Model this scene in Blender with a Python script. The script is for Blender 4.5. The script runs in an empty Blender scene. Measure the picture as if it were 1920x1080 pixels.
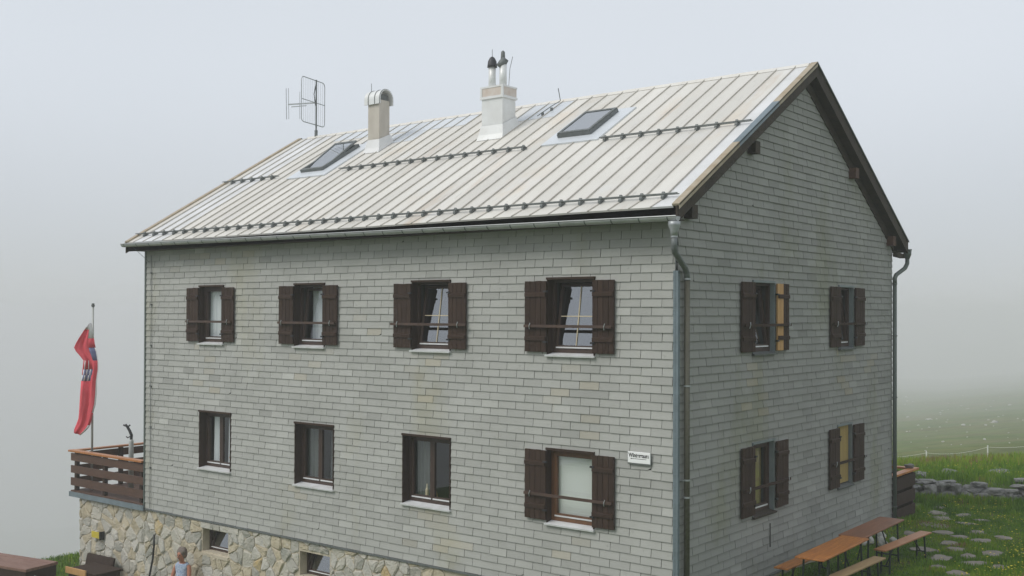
import bpy, bmesh, math, random
import numpy as np
from mathutils import Vector, Matrix, noise
random.seed(7); rng = np.random.default_rng(7)
sc = bpy.context.scene
COL = sc.collection

# ------------------------------------------------------------------ camera, world, sun, exposure
cam_data = bpy.data.cameras.new('camera'); cam = bpy.data.objects.new('camera', cam_data); COL.objects.link(cam)
CAM = Vector((7.7928, -13.7472, 4.3553)); YAW, PITCH, ROLL, FPX = 0.668, 0.0085, 0.0033, 2013.8869
F_ = Vector((-math.sin(YAW)*math.cos(PITCH), math.cos(YAW)*math.cos(PITCH), math.sin(PITCH)))
R0 = Vector((math.cos(YAW), math.sin(YAW), 0)); U0 = R0.cross(F_)
R_ = R0*math.cos(ROLL)+U0*math.sin(ROLL); U_ = -R0*math.sin(ROLL)+U0*math.cos(ROLL)
cam.matrix_world = Matrix(((R_.x, U_.x, -F_.x, CAM.x), (R_.y, U_.y, -F_.y, CAM.y), (R_.z, U_.z, -F_.z, CAM.z), (0, 0, 0, 1)))
cam_data.sensor_width = 36; cam_data.lens = FPX/1920*36; cam_data.shift_y = (569.8-540)/1920
cam_data.clip_start = .1; cam_data.clip_end = 9000
sc.camera = cam

SUN_EL, SUN_AZ = math.radians(45), math.radians(207)      # azimuth measured clockwise from +Y
world = bpy.data.worlds.new('World'); sc.world = world; world.use_nodes = True
nt = world.node_tree; nt.nodes.clear()
wo = nt.nodes.new('ShaderNodeOutputWorld'); bg = nt.nodes.new('ShaderNodeBackground')
sky = nt.nodes.new('ShaderNodeTexSky'); sky.sky_type = 'NISHITA'; sky.sun_disc = False
sky.sun_elevation = SUN_EL; sky.sun_rotation = SUN_AZ; sky.altitude = 2000
mixc = nt.nodes.new('ShaderNodeMix'); mixc.data_type = 'RGBA'; mixc.inputs[0].default_value = .93
tc = nt.nodes.new('ShaderNodeTexCoord'); nz = nt.nodes.new('ShaderNodeTexNoise'); nz.inputs['Scale'].default_value = 1.3; nz.inputs['Detail'].default_value = 3
rmp = nt.nodes.new('ShaderNodeValToRGB'); rmp.color_ramp.elements[0].position = .25; rmp.color_ramp.elements[1].position = .75
rmp.color_ramp.elements[0].color = (6.6, 7.05, 7.55, 1); rmp.color_ramp.elements[1].color = (7.4, 7.8, 8.3, 1)
nt.links.new(tc.outputs['Generated'], nz.inputs['Vector']); nt.links.new(nz.outputs['Fac'], rmp.inputs['Fac'])
spz = nt.nodes.new('ShaderNodeSeparateXYZ'); nt.links.new(tc.outputs['Generated'], spz.inputs[0])
mrz = nt.nodes.new('ShaderNodeMapRange'); mrz.interpolation_type = 'SMOOTHSTEP'; mrz.inputs['From Min'].default_value = -.03; mrz.inputs['From Max'].default_value = .24
nt.links.new(spz.outputs[2], mrz.inputs['Value'])
grd = nt.nodes.new('ShaderNodeMix'); grd.data_type = 'RGBA'; grd.inputs[6].default_value = (5.25, 5.45, 5.65, 1)
nt.links.new(mrz.outputs[0], grd.inputs[0]); nt.links.new(rmp.outputs[0], grd.inputs[7])
nt.links.new(sky.outputs[0], mixc.inputs[6]); nt.links.new(grd.outputs[2], mixc.inputs[7])
nt.links.new(mixc.outputs[2], bg.inputs['Color']); bg.inputs['Strength'].default_value = .1
nt.links.new(bg.outputs[0], wo.inputs[0])
sun_d = bpy.data.lights.new('sun', 'SUN'); sun = bpy.data.objects.new('sun', sun_d); COL.objects.link(sun)
sun_d.energy = 1.5; sun_d.angle = math.radians(30); sun_d.color = (1, .96, .9)
sdir = Vector((math.sin(SUN_AZ)*math.cos(SUN_EL), math.cos(SUN_AZ)*math.cos(SUN_EL), math.sin(SUN_EL)))
sun.rotation_euler = sdir.to_track_quat('Z', 'Y').to_euler()
sc.view_settings.view_transform = 'Standard'; sc.view_settings.look = 'None'
sc.view_settings.exposure = .1; sc.view_settings.gamma = 1; sc.view_settings.use_curve_mapping = False
sc.render.engine = 'CYCLES'
sc.cycles.volume_bounces = 2; sc.cycles.max_bounces = 8; sc.cycles.diffuse_bounces = 3; sc.cycles.transparent_max_bounces = 12
sc.cycles.use_denoising = True
HAZE = .0024

# ------------------------------------------------------------------ materials
def mat(name, base, rough=.8, metal=0., col2=None, scale=4., stretch=(1, 1, 1), spots=None, bump=0., bscale=60., bstretch=None,
        tone=None, rand=0., spec=.5, coord='pos', detail=6):
    """base/col2 blended by noise; spots=(colour, scale, threshold, amount, stretch); tone = name of a per-face attribute"""
    m = bpy.data.materials.new(name); m.use_nodes = True; t = m.node_tree; N = t.nodes; L = t.links
    b = N['Principled BSDF']; b.inputs['Roughness'].default_value = rough; b.inputs['Metallic'].default_value = metal
    b.inputs['Specular IOR Level'].default_value = spec
    if coord == 'pos':
        g = N.new('ShaderNodeNewGeometry'); src = g.outputs['Position']
    else:
        g = N.new('ShaderNodeTexCoord'); src = g.outputs['Object']
    def mapped(st):
        mp = N.new('ShaderNodeMapping'); mp.inputs['Scale'].default_value = st; L.new(src, mp.inputs['Vector']); return mp.outputs[0]
    def rgb(c):
        n = N.new('ShaderNodeRGB'); n.outputs[0].default_value = (*c, 1); return n.outputs[0]
    def mix(f, a, bb, mode='MIX'):
        n = N.new('ShaderNodeMix'); n.data_type = 'RGBA'; n.blend_type = mode
        if isinstance(f, float): n.inputs[0].default_value = f
        else: L.new(f, n.inputs[0])
        L.new(a, n.inputs[6]); L.new(bb, n.inputs[7]); return n.outputs[2]
    def nse(st, sc_, lo, hi, amt=1., det=detail):
        n = N.new('ShaderNodeTexNoise'); n.inputs['Scale'].default_value = sc_; n.inputs['Detail'].default_value = det
        n.inputs['Roughness'].default_value = .6
        L.new(mapped(st), n.inputs['Vector'])
        r = N.new('ShaderNodeMapRange'); r.inputs['From Min'].default_value = lo; r.inputs['From Max'].default_value = hi
        r.inputs['To Max'].default_value = amt; L.new(n.outputs['Fac'], r.inputs['Value']); return r.outputs[0]
    c = rgb(base)
    if col2: c = mix(nse(stretch, scale, .35, .65), c, rgb(col2))
    for s in (spots or []):
        c = mix(nse(s[4] if len(s) > 4 else (1, 1, 1), s[1], s[2], s[2]+.12, s[3]), c, rgb(s[0]))
    if tone:
        a = N.new('ShaderNodeAttribute'); a.attribute_name = 'stain'
        c = mix(a.outputs['Fac'], c, rgb((.44, .36, .22)))
        a = N.new('ShaderNodeAttribute'); a.attribute_name = tone
        r = N.new('ShaderNodeMapRange'); r.inputs['To Min'].default_value = .5; r.inputs['To Max'].default_value = 1.5; L.new(a.outputs['Fac'], r.inputs['Value'])
        h = N.new('ShaderNodeHueSaturation'); L.new(r.outputs[0], h.inputs['Value']); L.new(c, h.inputs['Color']); c = h.outputs[0]
    if rand:
        o = N.new('ShaderNodeObjectInfo')
        r = N.new('ShaderNodeMapRange'); r.inputs['To Min'].default_value = 1-rand; r.inputs['To Max'].default_value = 1+rand; L.new(o.outputs['Random'], r.inputs['Value'])
        h = N.new('ShaderNodeHueSaturation'); L.new(r.outputs[0], h.inputs['Value']); L.new(c, h.inputs['Color']); c = h.outputs[0]
    L.new(c, b.inputs['Base Color'])
    if bump:
        n = N.new('ShaderNodeTexNoise'); n.inputs['Scale'].default_value = bscale; n.inputs['Detail'].default_value = 5
        L.new(mapped(bstretch or (1, 1, 1)), n.inputs['Vector'])
        bp = N.new('ShaderNodeBump'); bp.inputs['Strength'].default_value = bump; bp.inputs['Distance'].default_value = .02
        L.new(n.outputs['Fac'], bp.inputs['Height']); L.new(bp.outputs[0], b.inputs['Normal'])
    return m

M = {}
M['slate'] = mat('fibre_cement_slate', (.435, .435, .41), .82, col2=(.39, .39, .365), scale=1.1,
    spots=[((.37, .35, .24), .55, .56, .4, (1, 1, .5)), ((.52, .51, .48), 3.5, .66, .35), ((.33, .25, .15), 1.7, .70, .5, (1.5, 1.5, .35)), ((.17, .18, .155), 9., .64, .35)],
    bump=.25, bscale=70, tone='tone', spec=.3)
M['slate_gable_shaded'] = mat('fibre_cement_slate_gable_shaded', (.315, .315, .295), .85, col2=(.285, .288, .268), scale=1.0,  # same slates as the front, base darkened to carry the gable's shade
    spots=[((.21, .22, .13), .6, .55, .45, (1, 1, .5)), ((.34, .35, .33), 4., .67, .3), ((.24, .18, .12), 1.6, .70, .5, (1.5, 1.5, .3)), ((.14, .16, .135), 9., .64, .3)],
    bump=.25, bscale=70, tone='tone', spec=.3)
M['backing'] = mat('dark_backing', (.085, .086, .08), .9)
M['mortar'] = mat('lime_mortar', (.56, .50, .39), .95, col2=(.47, .41, .31), scale=3, bump=.6, bscale=30)
SC = [(.50, .465, .39), (.54, .48, .36), (.58, .545, .47), (.45, .42, .36), (.52, .45, .31), (.41, .395, .35), (.53, .40, .20)]
for i, c in enumerate(SC):
    c2 = [(.50, .48, .42), (.42, .36, .25), (.46, .45, .41), (.32, .32, .28), (.54, .48, .38), (.44, .42, .36), (.50, .43, .30)][i]
    M['stone%d' % i] = mat('field_stone_%s' % 'abcdefg'[i], c, .9, col2=c2, scale=5, spots=[((.62, .59, .53), 9, .6, .6), ((.42, .27, .1), 4, .68, .5), ((.14, .13, .11), 14, .63, .6)], bump=1., bscale=26)
M['greystone'] = mat('grey_gneiss', (.16, .16, .155), .9, col2=(.24, .235, .22), scale=3, spots=[((.36, .36, .33), 6, .6, .6), ((.09, .10, .07), 5, .6, .6), ((.2, .16, .09), 3, .68, .5)], bump=.9, bscale=14)
M['palestone'] = mat('pale_boulder', (.50, .49, .45), .9, col2=(.34, .34, .31), scale=.8, bump=.8, bscale=3)
M['paving'] = mat('paving_stone', (.20, .175, .145), .9, col2=(.27, .245, .21), scale=4, spots=[((.1, .11, .06), 6, .57, .6), ((.3, .29, .27), 9, .62, .5)], bump=.5, bscale=25)
ROOFSPOT = [((.66, .56, .44), .9, .58, .5, (1.2, .5, .5)), ((.46, .31, .19), .5, .61, .5, (2.2, .5, .5)), ((.70, .70, .69), .9, .58, .55, (1, .8, .8)), ((.44, .42, .38), 5, .60, .45, (3, .5, .5))]
M['roof'] = mat('weathered_sheet_metal', (.72, .695, .64), .5, metal=.1, col2=(.65, .625, .57), scale=1.3, stretch=(1, .35, .35), spots=ROOFSPOT, bump=.12, bscale=5, bstretch=(1, .6, .6), rand=.07)
M['roofnew'] = mat('new_sheet_metal', (.68, .71, .74), .42, metal=.15, col2=(.62, .65, .68), scale=2, bump=.1, bscale=6, rand=.05)
M['roofwhite'] = mat('pale_sheet_metal', (.76, .76, .76), .5, metal=.1, col2=(.66, .66, .65), scale=1.5, bump=.12, bscale=5, rand=.04)
M['seam'] = mat('seam_shadow_tone', (.58, .55, .50), .7, metal=.1, col2=(.46, .43, .38), scale=5)  # base darker than the sheets, standing in for the seam's shadow line
M['galv'] = mat('galvanised_steel', (.42, .44, .45), .45, metal=.5, col2=(.34, .36, .36), scale=6)
M['galvdark'] = mat('dull_zinc', (.17, .185, .185), .6, metal=.3, col2=(.13, .14, .135), scale=6)
M['jamb'] = mat('grey_green_jamb_sheet', (.22, .255, .26), .6, metal=.1, col2=(.18, .21, .21), scale=4)
M['bluezinc'] = mat('blue_grey_zinc', (.20, .25, .28), .5, metal=.25, col2=(.16, .20, .22), scale=4)
M['pipeolive'] = mat('olive_brown_pipe', (.105, .10, .07), .55, metal=.2, col2=(.08, .075, .055), scale=5, stretch=(1, 1, .3))
M['pipegreen'] = mat('grey_green_pipe', (.10, .125, .11), .55, metal=.2, col2=(.14, .16, .145), scale=4, stretch=(1, 1, .3))
M['gutter'] = mat('gutter_zinc', (.46, .47, .47), .42, metal=.4, col2=(.36, .37, .37), scale=3)
M['darkwood'] = mat('dark_brown_wood', (.038, .021, .014), .8, spec=.3, col2=(.052, .030, .020), scale=7, stretch=(3, 3, .5), bump=.4, bscale=40, bstretch=(4, 4, .4), rand=.12)
M['eavewood'] = mat('aged_eave_wood', (.032, .025, .018), .85, col2=(.055, .040, .026), scale=5, bump=.4, bscale=30)
M['verge'] = mat('lichened_verge_cap', (.43, .37, .28), .7, col2=(.34, .27, .18), scale=5, bump=.2)
M['railwood'] = mat('rail_brown_wood', (.075, .036, .022), .7, col2=(.11, .052, .03), scale=5, stretch=(1, 1, 4), bump=.4, bscale=30, rand=.1)
M['redbar'] = mat('reddish_brown_batten', (.085, .048, .034), .7, col2=(.06, .036, .027), scale=6)
M['sashwood'] = mat('brown_window_wood', (.060, .034, .024), .55, col2=(.045, .026, .019), scale=8)
M['redsash'] = mat('red_brown_window_wood', (.17, .075, .032), .5, col2=(.12, .055, .026), scale=8, stretch=(4, 4, .5))
M['freshwood'] = mat('fresh_pine_board', (.56, .33, .13), .65, col2=(.47, .26, .10), scale=6, stretch=(4, 4, .5), bump=.15)
M['tableorange'] = mat('varnished_orange_wood', (.52, .20, .04), .42, col2=(.33, .11, .025), scale=7, stretch=(6, .5, 1), spots=[((.24, .09, .03), 9, .62, .6, (5, .5, 1))], bump=.15, rand=.1)
M['tablebrown'] = mat('worn_reddish_tabletop', (.28, .115, .055), .5, col2=(.19, .08, .04), scale=4, stretch=(4, .6, 1), spots=[((.36, .2, .1), 5, .62, .7, (3, .6, 1)), ((.40, .30, .12), 9, .68, .6, (2, 1, 1))], bump=.2)
M['benchpale'] = mat('bleached_bench_wood', (.36, .24, .11), .6, col2=(.28, .19, .09), scale=5, stretch=(5, .5, 1), bump=.2)
M['benchpink'] = mat('faded_bench_wood', (.44, .21, .10), .5, col2=(.36, .14, .04), scale=1.5, stretch=(1, 1, 1), bump=.2)
M['greensteel'] = mat('dark_green_steel', (.018, .035, .022), .5, metal=.2)
M['whitepaint'] = mat('white_painted_metal', (.72, .73, .74), .5, col2=(.62, .62, .61), scale=6)
M['black'] = mat('black_metal', (.02, .02, .022), .5)
M['darkcap'] = mat('dark_flue_cap', (.045, .045, .05), .5, metal=.3)
M['polegrey'] = mat('pale_pole', (.45, .46, .44), .5, metal=.2)
M['chimrender'] = mat('stained_chimney_render', (.56, .52, .455), .9, col2=(.48, .44, .38), scale=3, stretch=(2, 2, .5), spots=[((.36, .2, .12), 2.5, .6, .5, (2, 2, .5))], bump=.3)
M['chimmetal'] = mat('bright_chimney_sheet', (.78, .79, .78), .4, metal=.15, col2=(.70, .70, .68), scale=3, rand=.03)
M['rustsheet'] = mat('rusty_cowl_sheet', (.64, .585, .53), .6, metal=.1, col2=(.57, .48, .41), scale=6)
M['curtain'] = mat('white_curtain', (.72, .74, .76), .9)
M['sheer'] = mat('dim_sheer_curtain', (.10, .112, .105), .9)
M['blind'] = mat('white_blind', (.80, .82, .80), .8)
M['yellowpanel'] = mat('yellow_wood_panel', (.42, .30, .10), .7, col2=(.34, .24, .08), scale=3, stretch=(5, 5, .4))
M['yellowcurtain'] = mat('ochre_curtain', (.36, .30, .14), .9)
M['cream'] = mat('cream_muntin', (.62, .53, .36), .6)
M['interior'] = mat('dim_room', (.10, .09, .08), .9)
M['yellowsign'] = mat('yellow_trail_sign', (.62, .50, .03), .6, col2=(.5, .4, .05), scale=9)
M['flagred'] = mat('faded_red_cloth', (.80, .13, .16), .95, col2=(.72, .105, .13), scale=3, spec=.1)
M['flagwhite'] = mat('white_cloth', (.88, .86, .87), .8)
M['flagblue'] = mat('blue_grey_emblem', (.20, .21, .36), .8)
M['skin'] = mat('tanned_skin', (.46, .20, .13), .55, col2=(.42, .17, .10), scale=12)
M['hair'] = mat('grey_brown_hair', (.15, .115, .095), .85, col2=(.24, .2, .175), scale=40, bump=.8, bscale=90)
M['blouse'] = mat('blue_patterned_blouse', (.22, .30, .46), .85, col2=(.50, .57, .68), scale=26, coord='obj', spots=[((.12, .14, .22), 30, .6, .7)])
M['trouser'] = mat('dark_navy_trousers', (.02, .025, .045), .85)
M['signwhite'] = mat('white_enamel', (.92, .92, .92), .35)
M['fenceplastic'] = mat('white_fence_plastic', (.75, .75, .72), .5)
M['trough'] = mat('reddish_old_beam', (.19, .10, .075), .75, col2=(.25, .145, .11), scale=4, stretch=(.6, 3, 3), bump=.6, bscale=20, spots=[((.04, .028, .022), 5, .6, .6)])
M['soil'] = mat('soil', (.10, .08, .05), .95, bump=.6, bscale=10)

def glass(name, r0, tint, refl_rough=.02):
    m = bpy.data.materials.new(name); m.use_nodes = True; t = m.node_tree; t.nodes.clear(); N = t.nodes; L = t.links
    o = N.new('ShaderNodeOutputMaterial'); mx = N.new('ShaderNodeMixShader'); lw = N.new('ShaderNodeLayerWeight'); lw.inputs[0].default_value = .5
    p = N.new('ShaderNodeMath'); p.operation = 'POWER'; p.inputs[1].default_value = 5; L.new(lw.outputs['Facing'], p.inputs[0])
    r = N.new('ShaderNodeMapRange'); r.inputs['To Min'].default_value = r0; r.inputs['To Max'].default_value = 1; L.new(p.outputs[0], r.inputs['Value'])
    g = N.new('ShaderNodeBsdfGlossy'); g.inputs['Roughness'].default_value = refl_rough; g.inputs['Color'].default_value = (.95, .97, 1, 1)
    tt = N.new('ShaderNodeBsdfTransparent'); tt.inputs[0].default_value = (*tint, 1)
    L.new(r.outputs[0], mx.inputs[0]); L.new(tt.outputs[0], mx.inputs[1]); L.new(g.outputs[0], mx.inputs[2]); L.new(mx.outputs[0], o.inputs['Surface'])
    return m
M['pane'] = glass('window_glass', .09, (.93, .95, .94))
M['pane_tilt'] = glass('double_glazing', .30, (.8, .84, .85))
M['pane_roof'] = glass('skylight_glass', .48, (.3, .34, .38))

def ground_mat():
    m = bpy.data.materials.new('alpine_turf'); m.use_nodes = True; t = m.node_tree; N = t.nodes; L = t.links; b = N['Principled BSDF']
    b.inputs['Roughness'].default_value = .95; b.inputs['Specular IOR Level'].default_value = .15
    g = N.new('ShaderNodeNewGeometry')
    def nse(s, d=8):
        n = N.new('ShaderNodeTexNoise'); n.inputs['Scale'].default_value = s; n.inputs['Detail'].default_value = d; n.inputs['Roughness'].default_value = .65
        L.new(g.outputs['Position'], n.inputs['Vector']); return n.outputs['Fac']
    def ramp(src, st):
        r = N.new('ShaderNodeValToRGB'); e = r.color_ramp.elements
        e[0].position, e[0].color = st[0][0], (*st[0][1], 1); e[1].position, e[1].color = st[-1][0], (*st[-1][1], 1)
        for p, c in st[1:-1]:
            q = e.new(p); q.color = (*c, 1)
        L.new(src, r.inputs[0]); return r.outputs[0]
    near = ramp(nse(3.), [(.3, (.045, .085, .014)), (.5, (.08, .14, .025)), (.62, (.10, .12, .035)), (.75, (.13, .11, .05))])
    far = ramp(nse(.045), [(.3, (.075, .115, .022)), (.45, (.10, .145, .030)), (.58, (.125, .14, .045)), (.72, (.17, .155, .08))])
    fine = ramp(nse(.35), [(.3, (.6, .6, .6)), (.7, (1.35, 1.35, 1.3))])
    mx = N.new('ShaderNodeMix'); mx.data_type = 'RGBA'; mx.blend_type = 'MULTIPLY'; mx.inputs[0].default_value = 1
    L.new(far, mx.inputs[6]); L.new(fine, mx.inputs[7])
    sp = N.new('ShaderNodeSeparateXYZ'); L.new(g.outputs['Position'], sp.inputs[0])
    mr = N.new('ShaderNodeMapRange'); mr.inputs['From Min'].default_value = -1.5; mr.inputs['From Max'].default_value = -3.5; L.new(sp.outputs[2], mr.inputs['Value'])
    m2 = N.new('ShaderNodeMix'); m2.data_type = 'RGBA'; L.new(mr.outputs[0], m2.inputs[0]); L.new(near, m2.inputs[6]); L.new(mx.outputs[2], m2.inputs[7])
    L.new(m2.outputs[2], b.inputs['Base Color'])
    bp = N.new('ShaderNodeBump'); bp.inputs['Strength'].default_value = .6; bp.inputs['Distance'].default_value = .15; L.new(nse(4.), bp.inputs['Height']); L.new(bp.outputs[0], b.inputs['Normal'])
    return m
M['turf'] = ground_mat()
def blade_mat(name, stops):
    m = bpy.data.materials.new(name); m.use_nodes = True; t = m.node_tree; N = t.nodes; L = t.links; b = N['Principled BSDF']
    b.inputs['Roughness'].default_value = .7; b.inputs['Specular IOR Level'].default_value = .2
    a = N.new('ShaderNodeAttribute'); a.attribute_name = 'tone'; r = N.new('ShaderNodeValToRGB'); e = r.color_ramp.elements
    e[0].position, e[0].color = stops[0][0], (*stops[0][1], 1); e[1].position, e[1].color = stops[-1][0], (*stops[-1][1], 1)
    for p, c in stops[1:-1]:
        q = e.new(p); q.color = (*c, 1)
    L.new(a.outputs['Fac'], r.inputs[0]); L.new(r.outputs[0], b.inputs['Base Color']); return m
M['grass'] = blade_mat('grass_blades', [(0, (.055, .13, .010)), (.45, (.14, .27, .018)), (.75, (.26, .35, .03)), (.9, (.22, .17, .07)), (1, (.25, .13, .09))])
M['flower'] = blade_mat('yellow_petals', [(0, (.62, .48, .02)), (1, (.85, .72, .05))])

# ------------------------------------------------------------------ mesh helpers
def link(name, me, m=None, parent=None):
    o = bpy.data.objects.new(name, me); COL.objects.link(o)
    if m is not None: me.materials.append(M[m] if isinstance(m, str) else m)
    if parent is not None: o.parent = parent
    return o
def empty(name, parent=None, loc=(0, 0, 0), rz=0):
    o = bpy.data.objects.new(name, None); COL.objects.link(o); o.location = loc; o.rotation_euler = (0, 0, rz)
    o.empty_display_size = .2
    if parent is not None: o.parent = parent
    return o
def tag(o, label, cat, group=None):
    o['label'] = label; o['category'] = cat
    if group: o['group'] = group
    return o
def struct(o): o['kind'] = 'structure'; return o
def stuff(o): o['kind'] = 'stuff'; return o

class MB:
    """collects boxes, prisms and tubes; T maps local coordinates to world"""
    def __init__(s, T=None): s.v = []; s.f = []; s.tone = []; s.stain = []; s.T = T or (lambda p: p)
    def add(s, vs, fs, tone=.5, stain=0.):
        n = len(s.v); s.v += [tuple(s.T(p)) for p in vs]; s.f += [tuple(n+i for i in f) for f in fs]; s.tone += (list(tone) if isinstance(tone, (list, tuple)) else [tone]*len(vs)); s.stain += [stain]*len(vs)
    def box(s, x0, x1, y0, y1, z0, z1, tone=.5):
        s.add([(x0, y0, z0), (x1, y0, z0), (x1, y1, z0), (x0, y1, z0), (x0, y0, z1), (x1, y0, z1), (x1, y1, z1), (x0, y1, z1)],
              [(0, 3, 2, 1), (4, 5, 6, 7), (0, 1, 5, 4), (1, 2, 6, 5), (2, 3, 7, 6), (3, 0, 4, 7)], tone)
    def hexa(s, p, tone=.5):
        s.add(p, [(0, 3, 2, 1), (4, 5, 6, 7), (0, 1, 5, 4), (1, 2, 6, 5), (2, 3, 7, 6), (3, 0, 4, 7)], tone)
    def bar(s, a, b, w, h, up=(0, 0, 1)):
        a, b = Vector(a), Vector(b); d = (b-a).normalized(); u = Vector(up)
        if abs(d.dot(u)) > .98: u = Vector((1, 0, 0))
        sx = d.cross(u).normalized()*w/2; sy = sx.cross(d).normalized()*h/2
        s.hexa([a-sx-sy, a+sx-sy, a+sx+sy, a-sx+sy, b-sx-sy, b+sx-sy, b+sx+sy, b-sx+sy])
    def tube(s, pts, r, n=10, cap=True):
        pts = [Vector(p) for p in pts]; rs = r if isinstance(r, (list, tuple)) else [r]*len(pts)
        rings = []; ref = None
        for i, p in enumerate(pts):
            d = ((pts[min(i+1, len(pts)-1)]-p).normalized() + (p-pts[max(i-1, 0)]).normalized())
            d = d.normalized() if d.length > 1e-6 else Vector((0, 0, 1))
            if ref is None: ref = Vector((1, 0, 0)) if abs(d.x) < .9 else Vector((0, 1, 0))
            a = (ref-d*ref.dot(d)).normalized(); b = d.cross(a); ref = a
            rings.append([p+(a*math.cos(2*math.pi*k/n)+b*math.sin(2*math.pi*k/n))*rs[i] for k in range(n)])
        vs = [v for rg in rings for v in rg]; fs = []
        for i in range(len(pts)-1):
            for k in range(n): fs.append((i*n+k, i*n+(k+1) % n, (i+1)*n+(k+1) % n, (i+1)*n+k))
        if cap: fs.append(tuple(range(n-1, -1, -1))); fs.append(tuple((len(pts)-1)*n+k for k in range(n)))
        s.add(vs, fs)
    def mesh(s, name, tone=False, smooth=False):
        me = bpy.data.meshes.new(name); me.from_pydata(s.v, [], s.f)
        bm = bmesh.new(); bm.from_mesh(me); bmesh.ops.recalc_face_normals(bm, faces=bm.faces); bm.to_mesh(me); bm.free()
        if tone:
            a = me.attributes.new('tone', 'FLOAT', 'POINT'); a.data.foreach_set('value', np.array(s.tone, dtype=np.float32))
            a = me.attributes.new('stain', 'FLOAT', 'POINT'); a.data.foreach_set('value', np.array(s.stain, dtype=np.float32))
        if smooth: me.polygons.foreach_set('use_smooth', [True]*len(me.polygons))
        return me
    def build(s, name, m, parent=None, tone=False, smooth=False, bevel=0, weld=False):
        o = link(name, s.mesh(name, tone, smooth), m, parent)
        if bevel:
            b = o.modifiers.new('bevel', 'BEVEL'); b.width = bevel; b.segments = 2; b.limit_method = 'ANGLE'
        return o

def project(p):
    v = Vector(p)-CAM; z = v.dot(F_); return 960+FPX*v.dot(R_)/z, 569.8-FPX*v.dot(U_)/z, z

# ------------------------------------------------------------------ dimensions
LEN, WID = 13.42, 9.11
OG, OE = .225, .381                     # gable and eave overhang
ZE, ZR = 5.885, 8.808                   # roof edge and ridge
SL = (ZR-ZE)/(WID/2+OE); COSR = 1/math.sqrt(1+SL*SL)
def roof_z(y): return ZE+SL*(y+OE) if y < WID/2 else ZE+SL*(WID+OE-y)
def on_roof(x, y, h=0): return (x, y-h*SL*COSR, roof_z(y)+h*COSR)     # front slope, h above it along the normal

TF = lambda p: (p[0], -p[2], p[1])      # front wall: (u, v, w) -> x=u, z=v, outward -y
TG = lambda p: (p[2], p[0], p[1])       # gable wall: u=y, z=v, outward +x
OPEN_F = [(-11.44, -10.62, 3.70, 4.895), (-8.40, -7.54, 3.70, 4.895), (-5.27, -4.37, 3.70, 4.90), (-2.32, -1.42, 3.70, 4.90),
          (-11.42, -10.36, 1.08, 2.27), (-8.368, -7.27, 1.04, 2.225), (-5.483, -4.358, 1.00, 2.207), (-2.32, -1.42, 1.04, 2.205)]
OPEN_G = [(2.43, 3.27, 3.70, 4.885), (6.11, 6.86, 3.70, 4.885), (2.43, 3.25, 1.04, 2.235), (6.06, 6.79, 1.06, 2.235)]
OPEN_B = [(-11.33, -10.46, -.66, -.19), (-8.24, -7.39, -.70, -.235)]

# ------------------------------------------------------------------ terrain
def sm(a, b, x):
    t = min(1, max(0, (x-a)/(b-a))); return t*t*(3-2*t)
def terrain(x, y):
    dc = math.hypot(x-CAM.x, y-CAM.y)
    A = -.12 + .22*sm(2.6, 5.0, x)*sm(14, 6, y)
    if y > 9.1: A = -.12-1.2*sm(-6, -16, x)
    s1 = sm(-8.5, -.8, x); s2 = sm(-1.2, -.1, x)
    k = sm(-.25, .35, y); k2 = sm(8.6, 9.1, y)
    yard = -1.95*(1-s1)+A*s1; inner = -1.95*(1-s2)+A*s2
    z = yard*(1-k)+inner*k; z = z*(1-k2)+A*k2
    # bank behind the drystone wall
    wl = 12.75+.4*(x+1)                      # line of the wall
    b = y-wl
    if b > -.3:
        z += .40*sm(.0, .55, b)+(-.10+.085*max(-3, min(6, x)))*sm(.5, 5, b)
        if b > 5: z -= .20*(b-5)*sm(5, 9, b)
    # hill beyond
    u = .96*x+.27*y; v = -.27*x+.96*y
    d = max(0., v+14)
    hill = -2.0
    for (da, db, g) in ((45, 100, .098), (100, 200, .078), (200, 350, .065), (350, 600, .055), (600, 1000, .05), (1000, 9999, .043)): hill -= g*max(0, min(d, db)-da)
    hill += .125*max(-12, min(160, u))
    hill += 1.1*noise.noise(Vector((x*.012, y*.012, 3)))*sm(60, 200, d)+.3*noise.noise(Vector((x*.05, y*.05, 7)))*sm(45, 90, d)
    if v > 30: 
        t = sm(30, 60, v); z = z*(1-t)+hill*t
    # valley to the west
    west = max(0, -x-17.3-max(0, (y-6)*.42)); z -= .42*west*sm(0, 5, west)
    # camera knoll
    z = max(z, 2.75-.40*max(0, dc-2.0)) if y < 4 else z
    if dc > 60 and y < -20: z -= .15*(dc-60)
    z += .035*noise.noise(Vector((x*.9, y*.9, 0)))
    return max(z, -300)
def make_terrain():
    cx, cy = 2., 6.
    rad = [0]
    r = .35
    while r < 1650:
        rad.append(r); r += max(.35, .028*r)
    na = 260; vs = [(cx, cy, terrain(cx, cy))]; fs = []
    for r in rad[1:]:
        for k in range(na):
            a = 2*math.pi*k/na; x = cx+r*math.cos(a); y = cy+r*math.sin(a); vs.append((x, y, terrain(x, y)))
    for k in range(na): fs.append((0, 1+k, 1+(k+1) % na))
    for i in range(len(rad)-2):
        for k in range(na):
            a = 1+i*na; b = 1+(i+1)*na; fs.append((a+k, b+k, b+(k+1) % na, a+(k+1) % na))
    me = bpy.data.meshes.new('terrain'); me.from_pydata(vs, [], fs); me.polygons.foreach_set('use_smooth', [True]*len(fs))
    struct(link('terrain', me, 'turf'))
make_terrain()

# ------------------------------------------------------------------ the house
house = tag(empty('house'), 'large grey slate-clad mountain hut with pale sheet metal roof and brown shutters', 'house')

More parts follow.
